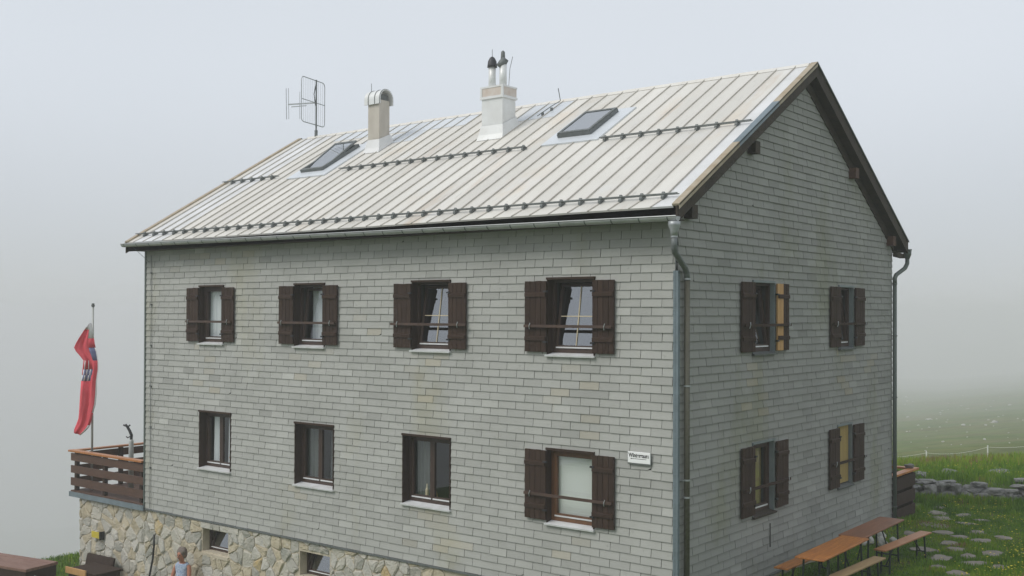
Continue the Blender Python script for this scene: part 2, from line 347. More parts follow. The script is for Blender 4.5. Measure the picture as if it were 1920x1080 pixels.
def rects_minus(rect, holes):
    out = [rect]
    for h in holes:
        nxt = []
        for (a, b, c, d) in out:
            if h[1] <= a or h[0] >= b or h[3] <= c or h[2] >= d: nxt.append((a, b, c, d)); continue
            if h[0] > a: nxt.append((a, h[0], c, d))
            if h[1] < b: nxt.append((h[1], b, c, d))
            a2, b2 = max(a, h[0]), min(b, h[1])
            if h[2] > c: nxt.append((a2, b2, c, h[2]))
            if h[3] < d: nxt.append((a2, b2, h[3], d))
        out = nxt
    return out
WT = .32      # wall thickness
wf = MB(TF)
for (a, b, c, d) in rects_minus((-LEN, 0, 0, 5.72), OPEN_F): wf.box(a, b, c, d, -WT, 0)
front_wall = wf.build('front_wall', 'backing', house)
wg = MB(TG)
for (a, b, c, d) in rects_minus((WT, WID, 0, 5.72), OPEN_G): wg.box(a, b, c, d, -WT, 0)
n = 24                                   # gable triangle
zt = lambda y: roof_z(y)-.22
tri = [(0, 5.72), (WID, 5.72), (WID, zt(WID)), (WID/2, zt(WID/2)), (0, zt(0))]
wg.add([(u, v, w) for w in (-WT, 0) for (u, v) in tri], [(0, 1, 2, 3, 4), (9, 8, 7, 6, 5)]+[(i, (i+1) % 5, 5+(i+1) % 5, 5+i) for i in range(5)])
gable_wall = wg.build('gable_wall', 'backing', house)
wb = MB()
wb.box(-LEN, -WT, WID-WT, WID, 0, 5.72)
wb.box(-LEN, -LEN+WT, WT, WID-WT, 0, 5.72)
wb.add([(x, u, v) for x in (-LEN, -LEN+WT) for (u, v) in tri], [(0, 1, 2, 3, 4), (9, 8, 7, 6, 5)]+[(i, (i+1) % 5, 5+(i+1) % 5, 5+i) for i in range(5)])
wb.build('rear_wall', 'slate', house, tone=True)
fl = MB()
fl.box(-LEN+WT, -WT, WT, WID-WT, .02, .1); fl.box(-LEN+WT, -WT, WT, WID-WT, 2.9, 3.1); fl.box(-LEN+WT, -WT, WT, WID-WT, 5.5, 5.6)
fl.box(-LEN+WT, -WT, 3.2, 3.3, .1, 2.9); fl.box(-LEN+WT, -WT, 3.2, 3.3, 3.1, 5.5)
fl.box(-3.2, -3.1, WT, 3.2, .1, 5.5); fl.box(-6.4, -6.3, WT, 3.2, .1, 5.5); fl.box(-9.5, -9.4, WT, 3.2, .1, 5.5)
fl.build('inner_floor', 'interior', house)

# slates ------------------------------------------------------------
ROW, SW = .1272, .362
slates = []          # (polygon [(u,v)], v0, which, tone, lift)
STAIN_F = [(-11.7, -10.9, 2.5, 3.68, .55), (-8.5, -7.6, 2.6, 3.68, .45), (-5.3, -4.5, 2.6, 3.68, .3), (-2.3, -1.3, 2.4, 3.68, .35), (-5.4, -4.2, .25, .97, .6), (-8.4, -7.3, .3, 1.0, .4), (-2.4, -1.4, .45, 1.0, .35), (-6.6, -6.1, 3.9, 4.6, .25), (-12.5, -9.8, 5.0, 5.5, .25)]
STAIN_G = [(2.2, 2.9, 2.6, 3.6, .45), (6.2, 6.9, 2.7, 3.6, .3), (7.4, 8.2, 3.1, 3.6, .25)]
def clip_half(poly, a, b, c):           # keep a*u+b*v<=c
    out = []
    for i in range(len(poly)):
        p, q = poly[i], poly[(i+1) % len(poly)]; dp = a*p[0]+b*p[1]-c; dq = a*q[0]+b*q[1]-c
        if dp <= 0: out.append(p)
        if (dp < 0 < dq) or (dq < 0 < dp):
            t = dp/(dp-dq); out.append((p[0]+(q[0]-p[0])*t, p[1]+(q[1]-p[1])*t))
    return out
def lay(which, u0, u1, vtop, holes, clips=()):
    r = 0; v = 0.
    grow = [(h[0]-.012, h[1]+.012, h[2]-.01, h[3]+.012) for h in holes]
    while v < vtop-.02:
        off = (r % 2)*SW/2+random.uniform(-.01, .01)
        u = u1-.055-off if which == 'F' else u0+.05+off
        edges = [u1 if which == 'F' else u0]
        while (u > u0 if which == 'F' else u < u1):
            edges.append(u); w = (SW if which == 'F' else .40)*(2 if random.random() < .04 else 1)*random.uniform(.985, 1.015); u += -w if which == 'F' else w
        edges.append(u0 if which == 'F' else u1); edges.sort()
        for a, b in zip(edges[:-1], edges[1:]):
            if b-a < .03: continue
            dv = random.uniform(-.0025, .0025)
            for (p, q, c, d) in rects_minus((a+.0042, b-.0042, v+dv, v+ROW+.006), grow):
                if d-c < .012 or q-p < .012: continue
                poly = [(p, c), (q, c), (q, min(d, vtop)), (p, min(d, vtop))]
                # uneven sides, now and then a broken corner
                if random.random() < .01 and q-p > .2:
                    k = random.uniform(.03, .07); poly = [(p, c), (q-k, c+random.uniform(0, .006)), (q, c+k*.6), (q, poly[2][1]), (p, poly[3][1])]
                for cl in clips: poly = clip_half(poly, *cl)
                if len(poly) < 3: continue
                g = noise.noise(Vector((a*.9, v*1.4, 2 if which == 'F' else 9)))
                t = .5+random.gauss(0, .06)+g*(.11 if which == 'F' else .05)+(.2 if random.random() < .02 else 0)-(.2 if random.random() < .03 else 0)
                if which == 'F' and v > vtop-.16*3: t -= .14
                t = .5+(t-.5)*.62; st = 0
                for (sa, sb, sc_, sd_, pr_) in (STAIN_F if which == 'F' else STAIN_G):
                    if sa < (a+b)/2 < sb and sc_ < v < sd_ and random.random() < pr_*(1-.5*(sd_-v)/(sd_-sc_)): st = random.uniform(.06, .32)
                slates.append((poly, v, which, min(1.2, max(0, t)), random.uniform(0, .004), st))
        v += ROW; r += 1
lay('F', -LEN, 0, 5.70, OPEN_F)
zc = lambda y: None
c0 = ZE+SL*OE-.375
lay('G', 0, WID, 8.45, OPEN_G, clips=((-SL, 1, c0), (SL, 1, c0+SL*WID)))
def slate_geo(mb, s):
    poly, v0, which, tone, lift, st = s
    T = TF if which == 'F' else TG
    W = lambda v: .028+lift-(v-v0)/ROW*.0155
    n = len(poly); bot = min(p[1] for p in poly); quad = n == 4 and abs(poly[0][1]-poly[1][1]) < 1e-6 and max(p[1] for p in poly)-bot > .03
    if quad:                                  # a darker strip along the bottom edge, with its own vertices
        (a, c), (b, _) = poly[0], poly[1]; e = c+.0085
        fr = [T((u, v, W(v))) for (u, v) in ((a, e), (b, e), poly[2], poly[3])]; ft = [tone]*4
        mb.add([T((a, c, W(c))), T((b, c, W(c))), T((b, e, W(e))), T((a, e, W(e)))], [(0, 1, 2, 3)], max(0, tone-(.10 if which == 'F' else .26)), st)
    else: fr = [T((u, v, W(v))) for (u, v) in poly]
    mb.add(fr, [tuple(range(n))], tone, st)
    mb.add([T((u, v, W(v))) for (u, v) in poly]+[T((u, v, max(.001, W(v)-.012))) for (u, v) in poly], [(i, i+n, (i+1) % n+n, (i+1) % n) for i in range(n)], max(0, tone-.3), st)
def slate_score(s):
    T = TF if s[2] == 'F' else TG
    pts = [project(T((u, v, .03))) for (u, v) in s[0]]
    xs = [p[0] for p in pts]; ys = [p[1] for p in pts]
    if max(ys) > 1085: return 0
    ar = 0
    for i in range(len(xs)): j = (i+1) % len(xs); ar += xs[i]*ys[j]-xs[j]*ys[i]
    return abs(ar)/2
slates.sort(key=slate_score, reverse=True)
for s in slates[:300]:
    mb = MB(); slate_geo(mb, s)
    mb.build('slate', 'slate' if s[2] == 'F' else 'slate_gable_shaded', front_wall if s[2] == 'F' else gable_wall, tone=True)
for wch, mt, par in (('F', 'slate', front_wall), ('G', 'slate_gable_shaded', gable_wall)):
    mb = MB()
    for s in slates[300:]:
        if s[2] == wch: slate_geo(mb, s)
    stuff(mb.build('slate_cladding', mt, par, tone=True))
# corner trims
t = MB(); t.box(-.035, .005, -.045, 0.0, -.02, 4.98); t.box(0.0, .045, -.045, .012, -.02, 4.98); t.build('corner_trim', 'bluezinc', house)
t = MB(); t.box(-.012, .0, -.036, -.03, 4.98, 5.7); t.build('corner_strip', 'galvdark', house)
t = MB(); t.box(-LEN-.03, -LEN+.012, -.042, 0.0, -.02, 5.7); t.build('corner_trim', 'pipegreen', house)
t = MB(); t.box(-LEN-.02, 0.03, -.05, 0, -.035, -.004); t.box(0, .05, 0, WID, -.035, -.004); t.build('drip_edge', 'galvdark', house)
# thin lightning cable down the far left end of the front wall
t = MB(); t.tube([(-13.18, -.05, .02), (-13.17, -.05, 3), (-13.18, -.05, 5.6)], .007, 6)
for z in (.9, 1.8, 2.7, 3.6, 4.5, 5.2): t.box(-13.2, -13.16, -.065, -.035, z, z+.03)
t.build('lightning_cable', 'galvdark', house)

# stone base --------------------------------------------------------
base = MB(TF)
for (a, b, c, d) in rects_minus((-LEN, 0, -2.5, -.04), OPEN_B): base.box(a, b, c, d, -.4, -.004)
foundation = base.build('foundation_wall', 'mortar', house)
fb = MB(); fb.box(-.41, -.01, .0, WID, -.6, -.04); fb.box(-LEN, -LEN+.4, .4, WID, -2.5, -.04); fb.build('foundation_side', 'mortar', house)
def voronoi_stones(u0, u1, v0, v1, size, holes, T, parent, face=0.):
    nu, nv = int((u1-u0)/size), int((v1-v0)/(size*.86))
    du, dv = (u1-u0)/nu, (v1-v0)/nv; pts = {}
    for i in range(-1, nu+1):
        for j in range(-1, nv+1):
            pts[i, j] = (u0+(i+.5+random.uniform(-.48, .48)+(.5 if j % 2 else 0))*du, v0+(j+.5+random.uniform(-.47, .47))*dv)
    for (i, j), p in pts.items():
        poly = [(u0, v0), (u1, v0), (u1, v1), (u0, v1)]
        for (k, l), q in pts.items():
            if (k, l) == (i, j) or abs(k-i) > 3 or abs(l-j) > 3: continue
            a, b = q[0]-p[0], q[1]-p[1]; m = math.hypot(a, b)
            if m < 1e-5: continue
            a /= m; b /= m; mx, my = (p[0]+q[0])/2, (p[1]+q[1])/2
            poly = clip_half(poly, a, b, a*mx+b*my-random.uniform(.003, .011))
            if len(poly) < 3: break
        if len(poly) < 3: continue
        skip = False
        for h in holes:
            cx, cy = sum(q[0] for q in poly)/len(poly), sum(q[1] for q in poly)/len(poly)
            g = (h[0]-.03, h[1]+.03, h[2]-.05, h[3]+.04)
            # push the polygon out of the hole across the nearest side
            if any(g[0] < q[0] < g[1] and g[2] < q[1] < g[3] for q in poly) or (g[0] < cx < g[1] and g[2] < cy < g[3]):
                opts = [(cx-g[0], (1, 0, g[0])), (g[1]-cx, (-1, 0, -g[1])), (cy-g[2], (0, 1, g[2])), (g[3]-cy, (0, -1, -g[3]))]
                opts.sort(key=lambda e: e[0]); poly = clip_half(poly, *opts[0][1])
                if len(poly) < 3: skip = True; break
        if skip: continue
        ar = abs(sum(poly[q][0]*poly[(q+1) % len(poly)][1]-poly[(q+1) % len(poly)][0]*poly[q][1] for q in range(len(poly))))/2
        if ar < .004: continue
        # subdivide the outline and roughen it
        ring = []
        for q in range(len(poly)):
            a, b = poly[q], poly[(q+1) % len(poly)]; L = math.hypot(b[0]-a[0], b[1]-a[1])
            if L < .015: continue
            ring.append((a[0]*.88+b[0]*.12, a[1]*.88+b[1]*.12)); 
            if L > .12: ring.append(((a[0]+b[0])/2+random.uniform(-.009, .009), (a[1]+b[1])/2+random.uniform(-.009, .009)))
            ring.append((a[0]*.12+b[0]*.88, a[1]*.12+b[1]*.88))
        n = len(ring)
        if n < 3: continue
        cx, cy = sum(q[0] for q in ring)/n, sum(q[1] for q in ring)/n
        wo_ = random.uniform(.010, .032); tx, ty = random.uniform(-.12, .12), random.uniform(-.12, .12)
        V = [(a, b, -.02) for a, b in ring]
        V += [(cx+(a-cx)*.97, cy+(b-cy)*.97, face+wo_*.55) for a, b in ring]
        V += [(cx+(a-cx)*.80, cy+(b-cy)*.80, face+wo_+tx*(a-cx)+ty*(b-cy)+random.uniform(-.008, .008)) for a, b in ring]
        V += [(cx, cy, face+wo_+random.uniform(-.006, .012))]
        F = []
        for r_ in (0, 1):
            for q in range(n): F.append((r_*n+q, r_*n+(q+1) % n, (r_+1)*n+(q+1) % n, (r_+1)*n+q))
        for q in range(n): F.append((2*n+q, 2*n+(q+1) % n, 3*n))
        mb = MB(T); mb.add(V, F)
        mb.build('stone', 'stone%d' % random.choices(range(7), [6, 5, 5, 4, 3, 3, 1])[0], parent)
voronoi_stones(-LEN, -4.5, -1.75, -.045, .265, OPEN_B, TF, foundation)

# windows -----------------------------------------------------------
def curtain(T, u0, u1, v0, v1, w, m, parent, waves=9, amp=.018, name='curtain'):
    mb = MB(T); n = waves*6; V = []; F = []
    for i in range(n+1):
        u = u0+(u1-u0)*i/n; a = amp*math.sin(i/n*waves*2*math.pi)+amp*.4*math.sin(i*1.7)
        V += [(u, v0, w+a*1.2), (u+amp*.3, (v0+v1)/2, w+a), (u, v1, w+a*.6)]
    for i in range(n):
        for k in (0, 1): F.append((3*i+k, 3*i+3+k, 3*i+4+k, 3*i+1+k))
    mb.add(V, F); return mb.build(name, m, parent, smooth=True)
def frame_bars(mb, u0, u1, v0, v1, w0, w1, t, tb=None):
    tb = tb or t
    mb.box(u0, u1, v0, v0+tb, w0, w1); mb.box(u0, u1, v1-t, v1, w0, w1)
    mb.box(u0, u0+t, v0+tb, v1-t, w0, w1); mb.box(u1-t, u1, v0+tb, v1-t, w0, w1)
def window(T, o, kind, lining='darkwood', setback=.17, tilt=0., casements=1, sash='sashwood', muntin=None, cover=None, sill='whitepaint', label=None, depth=None):
    u0, u1, v0, v1 = o
    fr = MB(T)
    frame_bars(fr, u0+.004, u1-.004, v0+.03, v1-.004, -setback-.06, -setback, .055)
    win = fr.build('window', sash, house)
    if label: win['label'] = label
    li = MB(T)                                    # reveal lining
    li.box(u0-.002, u0+.014, v0, v1, -setback, .036); li.box(u1-.014, u1+.002, v0, v1, -setback, .036); li.box(u0-.012, u1+.012, v1-.014, v1+.022, -setback, .05)
    li.build('reveal_lining', lining, win)
    s = MB(T)
    s.hexa([(u0-.02, v0-.03, -.0), (u1+.02, v0-.03, -.0), (u1+.02, v0-.03, .075), (u0-.02, v0-.03, .075),
            (u0+.016, v0+.028, -setback), (u1-.016, v0+.028, -setback), (u1+.02, v0-.004, .08), (u0-.02, v0-.004, .08)])
    s.build('sill', sill, win)
    fu0, fu1, fv0, fv1 = u0+.06, u1-.06, v0+.085, v1-.06
    wdt = (fu1-fu0)/casements
    for c in range(casements):
        a, b = fu0+c*wdt+.002, fu0+(c+1)*wdt-.002
        def TT(p, fv0=fv0):
            u, v, w = p; ca, sa = math.cos(tilt), math.sin(tilt); dv, dw = v-fv0, w
            return T((u, fv0+dv*ca+dw*sa, -setback-.03-dv*sa+dw*ca))
        m = MB(TT); frame_bars(m, a, b, fv0, fv1, -.03, .025, .05, .06)
        if muntin:
            mu = None
        sh = m.build('sash', sash, win)
        wbar = MB(TT); wbar.box(a+.02, b-.02, fv0+.012, fv0+.034, .025, .04); wbar.build('weather_bar', 'whitepaint', win)
        p = MB(TT); p.add([(a+.045, fv0+.055, 0), (b-.045, fv0+.055, 0), (b-.045, fv1-.045, 0), (a+.045, fv1-.045, 0)], [(0, 1, 2, 3)])
        p.build('pane', 'pane_tilt' if muntin else 'pane', win)
        if muntin:
            mm = MB(TT); mm.box((a+b)/2-.008, (a+b)/2+.008, fv0+.06, fv1-.05, .004, .012)
            mm.box(a+.05, b-.05, fv0+.52, fv0+.534, .004, .0115); mm.build('muntin', muntin, win)
    if cover:
        k = cover[0]
        if k == 'curtain': curtain(T, fu0+.01, fu1-.01, fv0-.02, fv1+.02, -setback-.12-(.17 if tilt else 0), cover[1], win, waves=cover[2])
        if k == 'split':
            for a, b in cover[2]: curtain(T, fu0+(fu1-fu0)*a, fu0+(fu1-fu0)*b, fv0, fv1+.02, -setback-.12, cover[1], win, waves=4)
        if k == 'blind':
            mb = MB(T); z = fv0+.03
            while z < fv1+.02:
                mb.hexa([(fu0+.01, z, -setback-.085), (fu1-.01, z, -setback-.085), (fu1-.01, z+.004, -setback-.085), (fu0+.01, z+.004, -setback-.085),
                         (fu0+.01, z+.012, -setback-.10), (fu1-.01, z+.012, -setback-.10), (fu1-.01, z+.045, -setback-.085), (fu0+.01, z+.045, -setback-.085)]); z += .042
            mb.build('blind', 'blind', win)
        if k == 'panel':
            mb = MB(T); n_ = 4
            for i in range(n_): mb.box(fu0-.02+(fu1-fu0+.04)*i/n_+.001, fu0-.02+(fu1-fu0+.04)*(i+1)/n_-.001, fv0-.03, fv1+.03, -setback+.005, -setback+.02+.002*(i % 2))
            mb.build('cover_board', 'yellowpanel', win)
    return win
def shutter(T, u0, u1, v0, v1, fresh=None, batt_in=True, label=None):
    n_ = 4; w = (u1-u0)/n_
    sh = empty('shutter', house)
    for z in (v0+(v1-v0)*.19, v0+(v1-v0)*.81):
        fr = MB(T); fr.hexa([(u0+.01, z-.035, .078), (u1-.01, z-.035, .078), (u1-.01, z-.035, .097), (u0+.01, z-.035, .097),
                             (u0+.01, z+.035, .078), (u1-.01, z+.035, .078), (u1-.01, z+.022, .097), (u0+.01, z+.022, .097)])
        fr.build('batten', 'darkwood', sh)
    if label: sh['label'] = label
    for i in range(n_):
        m = MB(T); m.box(u0+i*w+.0025, u0+(i+1)*w-.0025, v0+random.uniform(-.003, .003), v1+random.uniform(-.003, .003), .046, .078-random.uniform(0, .003))
        m.build('plank', 'freshwood' if (fresh is not None and i < 2) else 'darkwood', sh, bevel=.003)
    return sh
def fittings(T, o, uL, uR, vbar, long=0., m='redbar'):
    b = MB(T); b.box(uL+.02-long, uR-.02+long, vbar-.022, vbar+.022, .100, .130); b.build('window_bar', m, house)
    for u in (uL+.14, uR-.14):
        h = MB(T); h.tube([(u, vbar-.05, .133), (u+.004, vbar+.0, .15), (u+.018, vbar+.05, .14)], .007, 6); h.build('bar_hook', 'galv', house)
    for u in (o[0], o[1]):
        for v in (o[2]+.2, o[3]-.2): h = MB(T); h.box(u-.035, u+.035, v-.014, v+.014, .06, .1); h.build('hinge', 'black', house)

F = OPEN_F
window(TF, F[0], 'F', setback=.085, cover=('curtain', 'curtain', 5), label='upper window with a plain whitish curtain')
window(TF, F[1], 'F', setback=.10, tilt=.13, cover=('curtain', 'curtain', 9), label='tilted upper window with white pleated curtain')
window(TF, F[2], 'F', setback=.09, tilt=.15, muntin='cream', label='tilted upper window with cream cross bars')
window(TF, F[3], 'F', setback=.10, tilt=.15, muntin='cream', label='tilted upper window nearest the house corner')
window(TF, F[4], 'F', casements=2, setback=.13, cover=('split', 'curtain', ((.10, .46), (.62, 1.))), label='two-leaf lower window with a pale curtain')
window(TF, F[5], 'F', casements=2, setback=.13, cover=('split', 'sheer', ((.02, .44), (.70, .98))), label='two-leaf lower window in the middle')
window(TF, F[6], 'F', casements=2, setback=.13, cover=('split', 'sheer', ((.02, .40),)), label='dark two-leaf lower window with ornaments on its sill')
window(TF, F[7], 'F', sash='redsash', setback=.08, cover=('blind',), label='red-brown framed lower window with a white blind')
zU0, zU1, zL0, zL1 = 3.74, 4.865, 1.085, 2.185
for o, l, r, vb, lg in ((F[0], -11.834, -10.233, 4.155, -.02), (F[1], -8.812, -7.148, 4.155, 0), (F[2], -5.679, -3.985, 4.155, .05), (F[3], -2.736, -1.037, 4.15, 0)):
    shutter(TF, l, o[0]+.012, zU0, zU1); shutter(TF, o[1]-.012, r, zU0, zU1); fittings(TF, o, l, r, vb, lg)
shutter(TF, -2.727, F[7][0]+.012, zL0, zL1); shutter(TF, F[7][1]-.012, -1.028, zL0, zL1); fittings(TF, F[7], -2.727, -1.028, 1.49)
G = OPEN_G
window(TG, G[0], 'G', lining='jamb', setback=.055, tilt=.13, sill='galvdark', cover=('curtain', 'curtain', 4), label='tilted gable window beside the bare pine plank')
window(TG, G[1], 'G', lining='jamb', setback=.055, tilt=.13, sill='galvdark', cover=('curtain', 'curtain', 4), label='narrow tilted upper gable window')
window(TG, G[2], 'G', lining='jamb', setback=.055, sill='eavewood', cover=('curtain', 'yellowcurtain', 4), label='lower gable window with dim ochre curtain')
window(TG, G[3], 'G', lining='jamb', setback=.05, sill='galvdark', cover=('panel',), label='lower gable window boarded with yellow wood')
for o, l, r, z0, z1, vb, fresh in ((G[0], 1.963, 3.752, 3.735, 4.87, 4.17, 0), (G[1], 5.647, 7.37, 3.735, 4.87, 4.17, None), (G[2], 1.972, 3.735, 1.085, 2.20, 1.53, None), (G[3], 5.60, 7.344, 1.085, 2.20, 1.71, None)):
    shutter(TG, l, o[0]+.012, z0, z1)
    shutter(TG, o[1]+.02, r, z0, z1, fresh=fresh, label='shutter with a bare pine plank' if fresh == 0 else None)
    fittings(TG, o, l, r, vb if vb != 1.71 else 1.55, m='darkwood')
for o in OPEN_B:
    w_ = MB(TF); frame_bars(w_, o[0], o[1], o[2], o[3], -.24, -.18, .045); win = w_.build('window', 'sashwood', house); win['label'] = 'small basement window in the stone base'
    def TT(p, o=o):
        u, v, w = p; a = .3; dv = v-(o[2]+.05); return TF((u, o[2]+.05+dv*math.cos(a), -.21-dv*math.sin(a)+w))
    s = MB(TT); frame_bars(s, o[0]+.05, o[1]-.05, o[2]+.05, o[3]-.04, -.02, .02, .04); s.build('sash', 'sashwood', win)
    s = MB(TT); s.add([(o[0]+.09, o[2]+.09, 0), (o[1]-.09, o[2]+.09, 0), (o[1]-.09, o[3]-.08, 0), (o[0]+.09, o[3]-.08, 0)], [(0, 1, 2, 3)]); s.build('pane', 'pane_tilt', win)
    s = MB(TT); s.box(o[0]+.06, o[1]-.06, o[2]+.055, o[2]+.07, .02, .035); s.build('weather_bar', 'whitepaint', win)
    s = MB(TF); s.hexa([(o[0]-.03, o[2]-.09, -.2), (o[1]+.03, o[2]-.09, -.2), (o[1]+.03, o[2]-.09, .035), (o[0]-.03, o[2]-.09, .035),
                        (o[0]-.03, o[2]+.0, -.2), (o[1]+.03, o[2]+.0, -.2), (o[1]+.03, o[2]-.03, .035), (o[0]-.03, o[2]-.03, .035)]); s.build('sill', 'mortar', win)
    s = MB(TF); s.box(o[0]-.4, o[1]+.4, o[2]-.3, o[3]+.15, -1.4, -1.35); s.box(o[0]-.4, o[1]+.4, o[2]-.32, o[2]-.3, -1.4, -.4); s.build('cellar_lining', 'interior', win)
# pale lintel blocks over the first basement window
for a, b, m_ in ((-11.36, -10.95, 'stone2'), (-10.93, -10.72, 'stone5'), (-10.70, -10.1, 'stone2')):
    s = MB(TF); s.box(a, b, -.175, -.05, -.02, .03); s.build('stone', m_, foundation, bevel=.008)
# small vent slit under the lower gable window
s = MB(TG); s.box(3.08, 3.095, .45, .85, .03, .04); s.build('cable_cover', 'black', house)

# roof ---------------------------------------------------------------
X0, X1 = -LEN-OG, OG
rb = MB()
for (ya, yb) in ((-OE+.02, WID/2), (WID/2, WID+OE-.02)):
    za, zb = roof_z(ya), roof_z(yb)
    rb.hexa([(X0+.02, ya, za-.21), (X1-.03, ya, za-.21), (X1-.03, yb, zb-.21), (X0+.02, yb, zb-.21), (X0+.02, ya, za-.012), (X1-.03, ya, za-.012), (X1-.03, yb, zb-.012), (X0+.02, yb, zb-.012)])
roof = rb.build('roof', 'eavewood', house)
# front slope: one sheet per bay, each with its standing seam
nb = 38; pw = (X1-X0)/nb
seam_x = [X0+i*pw for i in range(nb+1)]
for i in range(nb):
    xa, xb = seam_x[i], seam_x[i+1]
    m = MB(); ys = [-OE, -.16, .6, 1.5, 2.4, 3.3, WID/2-.01]
    j = random.uniform(-.004, .004)
    for k in range(len(ys)-1):
        ya, yb = ys[k], ys[k+1]; ka = -.075 if k == 0 else 0
        m.add([on_roof(xa+ka+.004, ya), on_roof(xb+ka-.0, ya), on_roof(xb, yb), on_roof(xa+.004, yb)], [(0, 1, 2, 3)])
        m.add([on_roof((xa+xb)/2+ka, ya, .0)]*1, [])
    m.add([on_roof(xa-.075, -OE, 0), on_roof(xb-.075, -OE, 0), on_roof(xb-.075, -OE, -.03), on_roof(xa-.075, -OE, -.03)], [(0, 1, 2, 3)])
    mt = 'roof'
    if i in (1, 2, 3) or i >= 37: mt = 'roofwhite'
    m.build('roof_sheet', mt, roof)
    if i > 0:
        s = MB(); jw = random.uniform(-.006, .006)
        s.bar(on_roof(xa, -.16, .014), on_roof(xa+jw, 2.2, .011), .012, .026, up=(0, -SL, 1)); s.bar(on_roof(xa+jw, 2.2, .0105), on_roof(xa, WID/2-.02, .011), .012, .026, up=(0, -SL, 1))
        s.bar(on_roof(xa-.002, -.155, .008), on_roof(xa-.075, -OE-.004, .008), .022, .014, up=(0, -SL, 1))
        s.build('standing_seam', 'seam', roof)
bk = MB(); bk.add([(X0, WID/2, ZR), (X1, WID/2, ZR), (X1, WID+OE, ZE), (X0, WID+OE, ZE)], [(0, 1, 2, 3)])
for i in range(1, nb):
    x = seam_x[i]; bk.bar((x, WID/2+.02, ZR), (x, WID+OE, ZE+.012), .016, .03)
bk.build('rear_roof_sheeting', 'roof', roof)
rc = MB(); xx = X0+.35
while xx < X1-.15:
    e = min(xx+1.9, X1-.12); rc.hexa([(xx, WID/2-.09, ZR-.045), (e, WID/2-.09, ZR-.045), (e, WID/2+.09, ZR-.045), (xx, WID/2+.09, ZR-.045),
        (xx, WID/2-.02, ZR+.028), (e, WID/2-.02, ZR+.024), (e, WID/2+.02, ZR+.024), (xx, WID/2+.02, ZR+.028)]); xx = e+.0
rc.build('ridge_cap', 'roof', roof)
# verge: barge boards, caps
def verge(x, side):
    for (ya, yb, nm) in ((-OE-.01, WID/2, 'f'), (WID/2, WID+OE+.01, 'b')):
        za, zb = roof_z(max(-OE, ya)), roof_z(min(WID+OE, yb)); a, b = (x-.028, x+.003) if side > 0 else (x-.003, x+.028)
        if nm == 'f': zb -= .0
        m = MB(); m.hexa([(a, ya, za-.235), (b, ya, za-.235), (b, yb, zb-.235), (a, yb, zb-.235), (a, ya, za-.002), (b, ya, za-.002), (b, yb, zb-.002), (a, yb, zb-.002)])
        m.build('barge_board', 'eavewood', roof)
    segs = [(-OE, 1.5, 'verge'), (1.5, 2.95, 'bluezinc'), (2.95, WID/2, 'verge')] if side > 0 else [(-OE, WID/2, 'verge')]
    for (ya, yb, mt) in segs:
        m = MB(); a, b = (x-.085, x+.03) if side > 0 else (x-.03, x+.085)
        P = lambda y, h: on_roof(0, y, h)[1:]
        m.hexa([(a, *P(ya, .001)), (b, *P(ya, .001)), (b, *P(yb, .001)), (a, *P(yb, .001)), (a, *P(ya, .032)), (b, *P(ya, .032)), (b, *P(yb, .032)), (a, *P(yb, .032))])
        xo = b if side > 0 else a
        m.build('verge_cap', mt, roof); m = MB()
        m.hexa([(xo-.008, ya, roof_z(ya)-.05), (xo, ya, roof_z(ya)-.05), (xo, yb, roof_z(yb)-.05), (xo-.008, yb, roof_z(yb)-.05),
                (xo-.008, ya, roof_z(ya)+.02), (xo, ya, roof_z(ya)+.02), (xo, yb, roof_z(yb)+.02), (xo-.008, yb, roof_z(yb)+.02)])
        m.build('verge_drip', mt, roof)
    m = MB(); a, b = (x-.085, x+.03) if side > 0 else (x-.03, x+.085)
    ya, yb = WID/2, WID+OE; m.hexa([(a, ya, ZR+.005), (b, ya, ZR+.005), (b, yb, ZE+.005), (a, yb, ZE+.005), (a, ya, ZR+.032), (b, ya, ZR+.032), (b, yb, ZE+.032), (a, yb, ZE+.032)])
    m.build('verge_cap', 'galvdark', roof)
verge(X1, 1); verge(X0, -1)
# friezes between slates and soffit, soffit boards
for (ya, yb) in ((-.02, WID/2), (WID/2, WID+.02)):
    za, zb = roof_z(max(ya, -OE)), roof_z(yb)
    m = MB(); m.hexa([(.0, ya, za-.40), (.045, ya, za-.40), (.045, yb, zb-.40), (0, yb, zb-.40), (0, ya, za-.21), (.045, ya, za-.21), (.045, yb, zb-.21), (0, yb, zb-.21)]); m.build('gable_frieze', 'eavewood', roof)
# purlin ends
for (y, z) in ((2.33, 7.06), (.24, 5.86), (6.72, 7.10), (8.84, 5.90)):
    m = MB(); m.box(-.02, .165, y-.085, y+.085, z-.11, z+.09); m.build('purlin_end', 'railwood' if y > 5 else 'eavewood', roof)
# eave board under the sheets
m = MB(); m.box(X0+.02, X1-.03, -OE+.02, -OE+.05, ZE-.19, ZE-.015); m.build('eave_board', 'eavewood', roof)
m = MB(); m.box(X0+.1, X1-.1, -OE+.05, -.0, 5.70, 5.715); m.build('soffit', 'eavewood', roof)
m = MB(); m.box(X0+.1, X1-.1, WID, WID+OE-.03, 5.70, 5.715); m.build('soffit', 'eavewood', roof)
